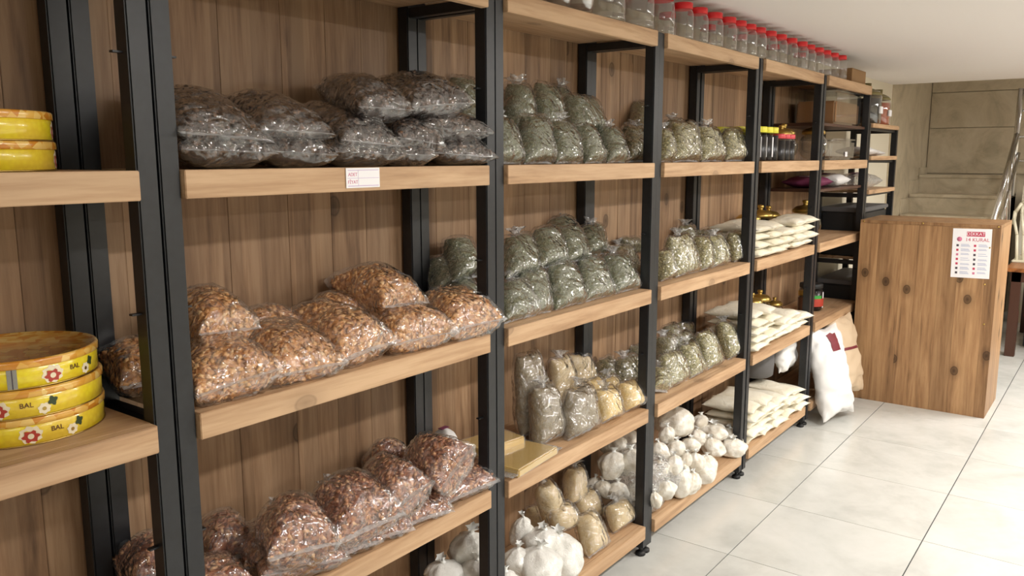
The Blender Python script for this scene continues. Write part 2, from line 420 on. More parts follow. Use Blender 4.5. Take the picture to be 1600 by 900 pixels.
# ------------------------------------------------------------------ shelving units
ZS = [2.022, 1.553, 1.082, .615, .135]
TH = .0535
BAYS = [(-.125, .786), (.871, 1.787), (1.867, 2.763), (2.838, 3.758), (3.848, 4.74), (4.833, 5.769)]
BLAB = ['black metal and wood shelving unit holding the yellow tins', 'black metal and wood shelving unit holding the big bags of brown pieces',
        'black metal and wood shelving unit holding green herbs, grain and white sugar', 'black metal and wood shelving unit holding dried flowers and salt bags',
        'black metal and wood shelving unit stacked with beige flour packets', 'black metal and wood shelving unit beside the wooden counter, with globe jars']
PY0, PY1 = .0, .345
def unit(x0, x1, label, zs, name='shelving_unit', back=True, thin=()):
    cx = (x0 + x1) / 2
    t = thing(name, label, 'shelving', (cx, .17, 0), 0, 'black metal shelving units')
    def bx(nm, a, b, mat, bev=0.0015):
        return box(nm, (a[0] - cx, a[1] - .17, a[2]), (b[0] - cx, b[1] - .17, b[2]), mat, t, bev)
    pw = .041
    for sx in (0, 1):
        px0 = x0 - pw + .0005 if sx == 0 else x1
        for fy in (0, 1):
            y0 = .012 if fy == 0 else .300
            y1 = y0 + .04
            p = bx('post', (px0, y0, .035), (px0 + pw - .001, y1, zs[0]), M['black_metal'], .003)
            for z in (1.76, 1.29, .83):
                if fy == 0 and z < zs[0]:
                    b = box('shelf_pin', (-.014, -.0, -.002), (.014, .012, .0015), M['black_metal'], p)
                    b.location = (-.024 if sx == 1 else .024, .004, z - (.035 + zs[0]) / 2)
            if fy == 0:
                bm = bmesh.new(); lathe_bm(bm, [(.008, .014), (.008, .04)], 10); lathe_bm(bm, [(.019, 0), (.021, .003), (.02, .012), (.01, .017)], 14)
                bm_obj('foot', bm, M['black_rubber'], t, (px0 + pw / 2 - cx, y0 + .02 - .17, 0))
            else:
                bm = bmesh.new(); lathe_bm(bm, [(.019, 0), (.021, .003), (.02, .012), (.008, .017), (.008, .04)], 12)
                bm_obj('foot', bm, M['black_rubber'], t, (px0 + pw / 2 - cx, y0 + .02 - .17, 0))
        for z in zs:
            bx('crossbar', (px0 + .006, .05, z - .05), (px0 + pw - .008, .302, z - .022), M['black_metal'])
    for z in zs:
        bm = bmesh.new()
        a0, a1 = x0 + .0015 - cx, x1 - .0015 - cx
        th = TH if z not in thin else .028
        box_bm(bm, (a0, .0262 - .17, z - .019), (a1, .335 - .17, z), 0)
        box_bm(bm, (a0, 0 - .17, z - th), (a1, .026 - .17, z), .0015)
        me = bpy.data.meshes.new('shelf'); bm.to_mesh(me); bm.free()
        for v in me.vertices: v.co.z -= z
        link('shelf', me, t, (0, 0, z), M['shelf_wood'])
        bx('shelf_rail', (x0, .028, z - .045), (x1, .05, z - .02), M['black_metal'])
    if back:
        n = 7; xs0, xs1 = x0 - .044, x1 + .041
        w = [random.uniform(.7, 1.4) for _ in range(n)]; s = sum(w); xx = xs0
        for q in w:
            ww = q / s * (xs1 - xs0)
            bx('plank', (xx + .0004, .345 + random.uniform(0, .0012), .06), (xx + ww - .0004, .37, 2.01), M['panel_wood'], .0008); xx += ww
    return t
for (a, b), lb in zip(BAYS, BLAB):
    unit(a, b, lb, ZS)
# the open unit beyond, no back panel
unit(5.855, 6.6, 'small open shelving unit beyond the counter with jars on top', [1.792, 1.578, 1.352, .9, .3], 'open_shelving_unit', False, (1.792, 1.578, 1.352))['group'] = 'open shelving beyond'
# extra thin shelves in the sixth bay
for z, nm in ((1.765, 'upper'), (1.388, 'lower')):
    o = box('thin_shelf', (4.835, .03, z - .016), (5.767, .335, z), M['dark_wood'], None, .001)
    setp(o, f'thin dark {nm} shelf board in the bay next to the counter', 'shelf')

# ------------------------------------------------------------------ price label on upper shelf
cxl = 1.3165
t = thing('price_label', 'white price label with pink lettering stuck on the upper shelf edge', 'label', (cxl, -.001, 1.529))
hw = .103 / 2
box('card', (-hw, -.0015, -.022), (hw, 0, .023), M['paper'], t)
for a, b, c_, d in ((-hw + .006, hw - .004, .017, .0185), (-hw + .004, hw - .002, -.0005, .0005), (-hw + .006, hw - .004, -.0185, -.0165)):
    box('ruled_line', (a, -.0019, c_), (b, -.0015, d), M['lilac'], t)
box('ruled_line', (-hw + .036, -.0019, -.018), (-hw + .0368, -.0015, .018), M['lilac'], t)
text('lettering', 'ADET', .011, M['pink'], t, (-hw + .02, -.0017, .008), (math.pi / 2, 0, 0), .0002)
text('lettering', 'FİYAT', .011, M['pink'], t, (-hw + .02, -.0017, -.009), (math.pi / 2, 0, 0), .0002)

# ------------------------------------------------------------------ tins
def curved_patch(name, R, a0, a1, z0, z1, mat, parent, off=.0006, n=8, shape=None):
    V = []; F = []
    if shape is None:
        for i in range(n + 1):
            a = a0 + (a1 - a0) * i / n
            for z in (z0, z1): V.append(((R + off) * math.cos(a), (R + off) * math.sin(a), z))
        F = [(2 * i, 2 * i + 2, 2 * i + 3, 2 * i + 1) for i in range(n)]
    else:
        for (u, v) in shape:
            a = a0 + (a1 - a0) * u
            V.append(((R + off) * math.cos(a), (R + off) * math.sin(a), z0 + (z1 - z0) * v))
        F = [tuple(range(len(V)))]
    return link(name, mesh_np(name, V, F, False), parent, (0, 0, 0), mat)
def blob(n, rx=.5, ry=.5, wob=0, k=5, ph=0):
    return [(.5 + rx * (1 + wob * math.sin(k * t + ph)) * math.cos(t), .5 + ry * (1 + wob * math.sin(k * t + ph)) * math.sin(t)) for t in [2 * math.pi * i / n for i in range(n)]]
def text_curved(body, R, a, z, size, mat, parent):
    cu = bpy.data.curves.new('lettering', 'FONT'); cu.body = body; cu.size = size; cu.align_x = 'CENTER'; cu.align_y = 'CENTER'
    cu.extrude = .0002; cu.materials.append(mat)
    o = bpy.data.objects.new('lettering', cu); COL.objects.link(o)
    text_mesh(o, parent, ((R + .0009) * math.cos(a), (R + .0009) * math.sin(a), z), (math.pi / 2, 0, a + math.pi / 2))
def tin(x, y, z, rot, label, R=.138, H=.05):
    t = thing('honey_tin', label, 'tin', (x, y, z), rot, 'yellow tins')
    lathe('body', [(R - .004, 0), (R, .001), (R, H - .006), (R - .003, H - .005)], M['tin'], t, seg=72)
    lathe('lid', [(R + .0022, H - .0135), (R + .0028, H - .013), (R + .0028, H - .003), (R + .001, H), (R - .004, H + .0003), (R - .006, H - .0015), (0, H - .001)], M['tin_lid'], t, seg=72)
    lathe('rim', [(R + .0003, 0), (R + .0018, .001), (R + .0003, .0026)], M['gold'], t, seg=72)
    for s in range(3):
        a = s * 2.1
        zb, zt = .003, H - .015
        # generic rosette with striped petals, daisy and lettering
        curved_patch('print_flower', R, a, a + .26, zb, zt, M['cream_print'], t, .0005, shape=blob(24, .5, .48, .12, 8))
        curved_patch('print_flower', R, a + .03, a + .23, zb + .002, zt - .008, M['red_print'], t, .0008, shape=blob(20, .46, .46, .22, 6, 1))
        curved_patch('print_flower', R, a + .09, a + .17, zb + .008, zt - .013, M['cream_print'], t, .0011, shape=blob(14, .45, .45, .1, 7))
        text_curved('BAL', R, a + .44, H * .45, .0125, M['brown_print'], t)
        curved_patch('print_daisy', R, a + .56, a + .71, zb, zb + .02, M['cream_print'], t, .0006, shape=blob(24, .48, .48, .12, 7))
        curved_patch('print_daisy', R, a + .61, a + .66, zb + .006, zb + .013, M['gold'], t, .0009, shape=blob(10))
        curved_patch('print_leaf', R, a + .68, a + .8, zb + .012, zt - .002, M['leaf_print'], t, .0007, shape=blob(16, .45, .45, .25, 4))
    a = 5.9
    curved_patch('seam', R, a, a + .11, .002, H - .014, M['steel'], t, .0007)
    curved_patch('seam', R, a + .05, a + .062, .002, H - .014, M['ink'], t, .001)
    return t
tin(.58, .195, 1.5535, -2.75, 'yellow tin at the bottom of the upper stack of two')
tin(.578, .195, 1.6042, -2.73, 'yellow tin on top of the upper stack of two')
tin(.635, .205, 1.0825, -2.0, 'yellow tin at the bottom of the lower stack of three')
tin(.632, .2, 1.1332, -2.32, 'yellow tin in the middle of the lower stack of three')
tin(.63, .205, 1.1839, -1.65, 'yellow tin on top of the lower stack of three')

# ------------------------------------------------------------------ bags
OCT_V = np.array([(1, 0, 0), (-1, 0, 0), (0, 1, 0), (0, -1, 0), (0, 0, 1), (0, 0, -1)], float)
OCT_F = np.array([(0, 2, 4), (2, 1, 4), (1, 3, 4), (3, 0, 4), (2, 0, 5), (1, 2, 5), (3, 1, 5), (0, 3, 5)])
CHIP = {  # pieces per bag: (count per m2, half sizes, lift)
    'dark': (6000, (.0115, .0095, .0070), .75), 'flake': (8600, (.0125, .0082, .0023), .9), 'mixed': (9000, (.0130, .0070, .0023), .9),
    'herb': (22000, (.0075, .0016, .0008), 1.1), 'herbdark': (13000, (.0090, .0018, .0010), 1.1), 'chamo': (13000, (.0090, .0028, .0018), 1.1)}
def grid_faces(n, m):
    i = np.arange(n)[:, None]; j = np.arange(m - 1)[None, :]
    a = j * n + i; b = j * n + (i + 1) % n; c = (j + 1) * n + (i + 1) % n; d = (j + 1) * n + i
    return np.stack([a, b, c, d], -1).reshape(-1, 4)
def pillow(P0, P1, X, W, L, T, end, seed, nr=44, nt=30, k=1.0, off=0.0, lump=.006, wr=.0, zmin=None, tail=.0):
    """closed pillow surface; P0 front-seal centre, P1 far end centre, X unit seal direction"""
    Yv = (P1 - P0); Yv = Yv / np.linalg.norm(Yv)
    Nn = np.cross(X, Yv); Nn /= np.linalg.norm(Nn)
    V = np.zeros((nt, nr, 3))
    sd = np.array([seed * 3.1, seed * 1.7, seed * .9])
    for j in range(nt):
        q = j / (nt - 1); t = -math.cos(math.pi * q) * .5 + -0.5 + q  # denser at the ends
        t = max(-1, min(1, t if abs(t) <= 1 else math.copysign(1, t)))
        tt = -1 + 2 * q if False else t
        wid = 1 - .10 * (1 - tt ** 2) * k
        if end == 'seal': hz = max(0, 1 - abs(tt) ** 3.0) ** .55
        elif end == 'fold':
            wid = (1.06 - .05 * (1 - tt ** 2)) * (1 - .30 * ((tt + 1) / 2) ** 2.2); hz = max(0, 1 - abs(tt) ** (7.0 if tt < 0 else 3.0)) ** .5
        else:
            g = max(0, (tt - .45) / .55); wid *= 1 - .8 * g ** 1.3; hz = max(0, 1 - abs(min(tt, .999)) ** 3) ** .5
        for i in range(nr):
            th = 2 * math.pi * i / nr
            cs, sn = math.cos(th), math.sin(th)
            s = math.copysign(abs(cs) ** .8, cs); z = math.copysign(abs(sn) ** .9, sn)
            edge = 1 - .07 * (1 - s * s)
            V[j, i] = P0 + X * (s * wid * W / 2) + Yv * (L / 2 + tt * edge * L / 2) + Nn * (z * hz * T / 2)
    C = (P0 + P1) / 2
    VV = V.reshape(-1, 3)
    D = VV - (P0 + Yv * L / 2)
    D2 = D - np.outer(D @ X, X) * .6 - np.outer(D @ Yv, Yv) * .6
    D2 /= (np.linalg.norm(D2, axis=1)[:, None] + 1e-6)
    for a in range(len(VV)):
        p = Vector(VV[a] * 17 + sd)
        h = lump * noise.noise(p)
        if wr:
            tq = (a // nr) / (nt - 1)
            r1 = abs(noise.noise(Vector((VV[a] @ X * 75 + sd[0], (VV[a] @ Yv) * 22, VV[a] @ Nn * 30))))
            r2 = abs(noise.noise(Vector(VV[a] * 48 + sd)))
            h += wr * (.9 - 2.2 * r1) * (.45 + .9 * abs(2 * tq - 1)) + wr * (.5 - 1.6 * r2)
        h += off
        VV[a] += D2[a] * h
    if zmin is not None:
        VV[:, 2] = np.maximum(VV[:, 2], zmin)
    return VV, grid_faces(nr, nt)[:, ::-1], X, Yv, Nn
def chips(VV, FF, kind, rng):
    dens, (a, b, c), lift = CHIP[kind]
    q = VV[FF]; n = np.cross(q[:, 2] - q[:, 0], q[:, 3] - q[:, 1]); ar = np.linalg.norm(n, axis=1) / 2 + 1e-12
    n = n / (2 * ar[:, None]); ctr = VV.mean(0)
    sgn = np.sign(np.einsum('ij,ij->i', n, q.mean(1) - ctr)); n *= sgn[:, None]
    w = ar * (n[:, 2] > -.75)
    N = int(w.sum() * dens); w = w / w.sum()
    f = rng.choice(len(FF), N, p=w)
    u = rng.random((N, 2, 1)); Q = q[f]
    pos = (Q[:, 0] * (1 - u[:, 0]) + Q[:, 1] * u[:, 0]) * (1 - u[:, 1]) + (Q[:, 3] * (1 - u[:, 0]) + Q[:, 2] * u[:, 0]) * u[:, 1]
    nn = n[f] + rng.normal(0, .38, (N, 3)); nn /= np.linalg.norm(nn, axis=1)[:, None]
    tv = rng.normal(0, 1, (N, 3)); tv -= nn * np.einsum('ij,ij->i', tv, nn)[:, None]; tv /= np.linalg.norm(tv, axis=1)[:, None]
    bt = np.cross(nn, tv)
    s = rng.uniform(.65, 1.2, (N, 1))
    pos = pos + n[f] * (rng.uniform(-.6, .5, (N, 1)) * c * lift)
    P = (pos[:, None, :] + OCT_V[None, :, 0:1] * tv[:, None, :] * a * s[:, None] + OCT_V[None, :, 1:2] * bt[:, None, :] * b * s[:, None] + OCT_V[None, :, 2:3] * nn[:, None, :] * c * s[:, None])
    FFo = (np.arange(N)[:, None, None] * 6 + OCT_F[None]).reshape(-1, 3)
    tone = np.repeat(rng.random(N), 8)
    return P.reshape(-1, 3), FFo, tone
def filled_mesh(name, V, F, kind, rng, mat):
    """core surface plus loose pieces pressed against the film, one joined mesh"""
    if kind in CHIP:
        P, G, tone = chips(V, F, kind, rng)
        verts = np.vstack([V, P]); faces = F.tolist() + (G + len(V)).tolist()
        tones = np.concatenate([np.full(len(F), .12), tone])
    else:
        verts = V; faces = F.tolist(); tones = np.full(len(F), .5)
    me = mesh_np(name, verts, faces)
    at = me.attributes.new('tone', 'FLOAT', 'FACE'); at.data.foreach_set('value', tones.astype(np.float32))
    me.materials.append(mat)
    return me
def tuft_mesh(base, axis, r0, L, rng, n=18):
    """gathered, flaring end of a bag"""
    ax = Vector(axis).normalized(); q = ax.to_track_quat('Z', 'Y')
    V = []; rows = 7
    for j in range(rows):
        z = L * j / (rows - 1)
        r = r0 * (1.0 - .65 * math.sin(min(1, j / 2.5) * math.pi / 2) + 1.25 * (j / (rows - 1)) ** 1.5)
        for i in range(n):
            a = 2 * math.pi * i / n
            rr = r * (1 + .45 * math.sin(5 * a + 2 * j * .2) * (j / rows) + rng.uniform(-.12, .12) * j / rows)
            V.append(base + np.array(q @ Vector((rr * math.cos(a), rr * math.sin(a) * .7, z + rng.uniform(-.1, .12) * L * (j / rows)))))
    return np.array(V), grid_faces(n, rows)
def make_pillow_bag(idx, kind, label, group, A, B, C, T, zsup, end):
    A, B, C = (np.array(v, float) for v in (A, B, C))
    rng = np.random.default_rng(idx + 100)
    P0 = (A + B) / 2; X = (B - A); W = np.linalg.norm(X); X /= W
    L = np.linalg.norm(C - P0)
    Yv = (C - P0) / L
    upright = Yv[2] > .5
    if not upright:
        X2 = X - Yv * (X @ Yv) * .5; X = X2 / np.linalg.norm(X2)
        T *= 1.0 if kind == 'dark' else 1.15
        P0 = P0 + np.array([0, 0, (.3 if kind == 'dark' else .14) * T if zsup + .03 > P0[2] else .0])
    k = 1.0
    org = np.array([P0[0] + Yv[0] * L / 2, P0[1] + Yv[1] * L / 2, zsup if P0[2] < zsup + .06 else P0[2]])
    t = thing('filled_bag', label, 'bag', org.tolist(), 0, group)
    zm = zsup + .0015
    P0c = P0 + Yv * L * .02
    V, F, X_, Yv, Nn = pillow(P0c, P0c + Yv * L * .96, X, W * .93, L * .95, T * (.97 if not upright else 1), end, idx, 40, 28, k, 0, .008, 0, zm)
    me = filled_mesh('filling', V - org, F, kind, rng, M['c_' + kind])
    link('filling', me, t)
    V, F, *_ = pillow(P0, P0 + Yv * L, X, W, L, T + .006, end, idx, 64, 44, k, .0035, .008, .0036, zm - .001)
    V[:, 1] = np.minimum(V[:, 1], .338)
    # welded front seal
    nrw = 14; sl = []
    tl = .016 if not upright else .006
    for i in range(nrw):
        s = -1 + 2 * i / (nrw - 1)
        for d in (0, tl):
            p = P0 + X * (s * W * .5) - Yv * (d - .002) + Yv * .0 + Nn * (rng.uniform(-.0015, .0015))
            p = p + Yv * (0 if abs(s) > .95 else .035 * (1 - s * s) * L * (1 - d / tl * .4))
            p[2] = max(p[2], zm - .001); sl.append(p)
    SF = [(2 * i, 2 * i + 2, 2 * i + 3, 2 * i + 1) for i in range(nrw - 1)]
    fm = mesh_np('film', V - org, F); fm.materials.append(M['film'])
    link('film', fm, t)
    link('seal', mesh_np('seal', np.array(sl) - org, SF), t, (0, 0, 0), M['film_soft'])
    tipp = P0 + Yv * L * .97
    if (end != 'seal' and idx % 2) or end == 'tied':
        r0 = .012 if end == 'seal' else .02
        Vt, Ft = tuft_mesh(tipp, Yv + np.array([rng.uniform(-.5, .5), rng.uniform(-.3, .1), .5]), r0, .028 if end != 'seal' else .022, rng)
        Vt[:, 1] = np.minimum(Vt[:, 1], .338)
        link('tuft', mesh_np('tuft', Vt - org, Ft), t, (0, 0, 0), M['film_soft'])
    return t
def make_sack(idx, kind, label, group, x, y, z, r, h):
    rng = np.random.default_rng(idx + 900)
    t = thing('knotted_bag', label, 'bag', (x, y, z), rng.uniform(0, 6), group)
    n, mrows = 40, 28
    r *= 1.2
    tilt = rng.uniform(-.3, .3, 2)
    body = h * (.86 if kind == 'white' else .9)
    V = []
    for j in range(mrows):
        q = j / (mrows - 1)
        ph = -math.pi / 2 + math.pi * q
        rr = max(math.cos(ph), 0) ** .72
        zz = (math.sin(ph) * .5 + .5) * body
        if q > .6: rr *= 1 - .3 * (q - .6) / .4
        for i in range(n):
            a = 2 * math.pi * i / n
            p = Vector((math.cos(a) * rr * 4 + idx, math.sin(a) * rr * 4, zz * 30))
            f = 1 + .3 * noise.noise(p * .42) + .09 * math.sin(7 * a + idx + 3 * q) * max(0, q - .45) * 2 - .16 * abs(noise.noise(p * 1.3)) + .05
            V.append((math.cos(a) * rr * r * f + tilt[0] * zz, math.sin(a) * rr * r * f * .92 + tilt[1] * zz, max(0, zz - .002) if j else 0))
    V = np.array(V); F = grid_faces(n, mrows)
    wmax = .336 - y
    me = filled_mesh('filling', V, F, kind, rng, M['c_' + kind]); link('filling', me, t)
    big = r > .045
    if False:
        V2 = V.copy(); c = np.array([0, 0, body / 2]); d = V - c; d /= np.linalg.norm(d, axis=1)[:, None] + 1e-6
        for a in range(len(V2)):
            V2[a] += d[a] * (.003 + .003 * abs(noise.noise(Vector(V[a] * 60))))
        V2[:, 2] = np.maximum(V2[:, 2], 0.0005)
        fm = mesh_np('film', V2, F); fm.materials.append(M['film_soft']); link('film', fm, t)
    Vt, Ft = tuft_mesh(np.array([tilt[0] * body, tilt[1] * body, body * .97]), (rng.uniform(-.4, .4), rng.uniform(-.4, .4), 1), r * .2, h - body + .006, rng, 14)
    link('knot', mesh_np('knot', Vt, Ft), t, (0, 0, 0), M['tie'])
    return t

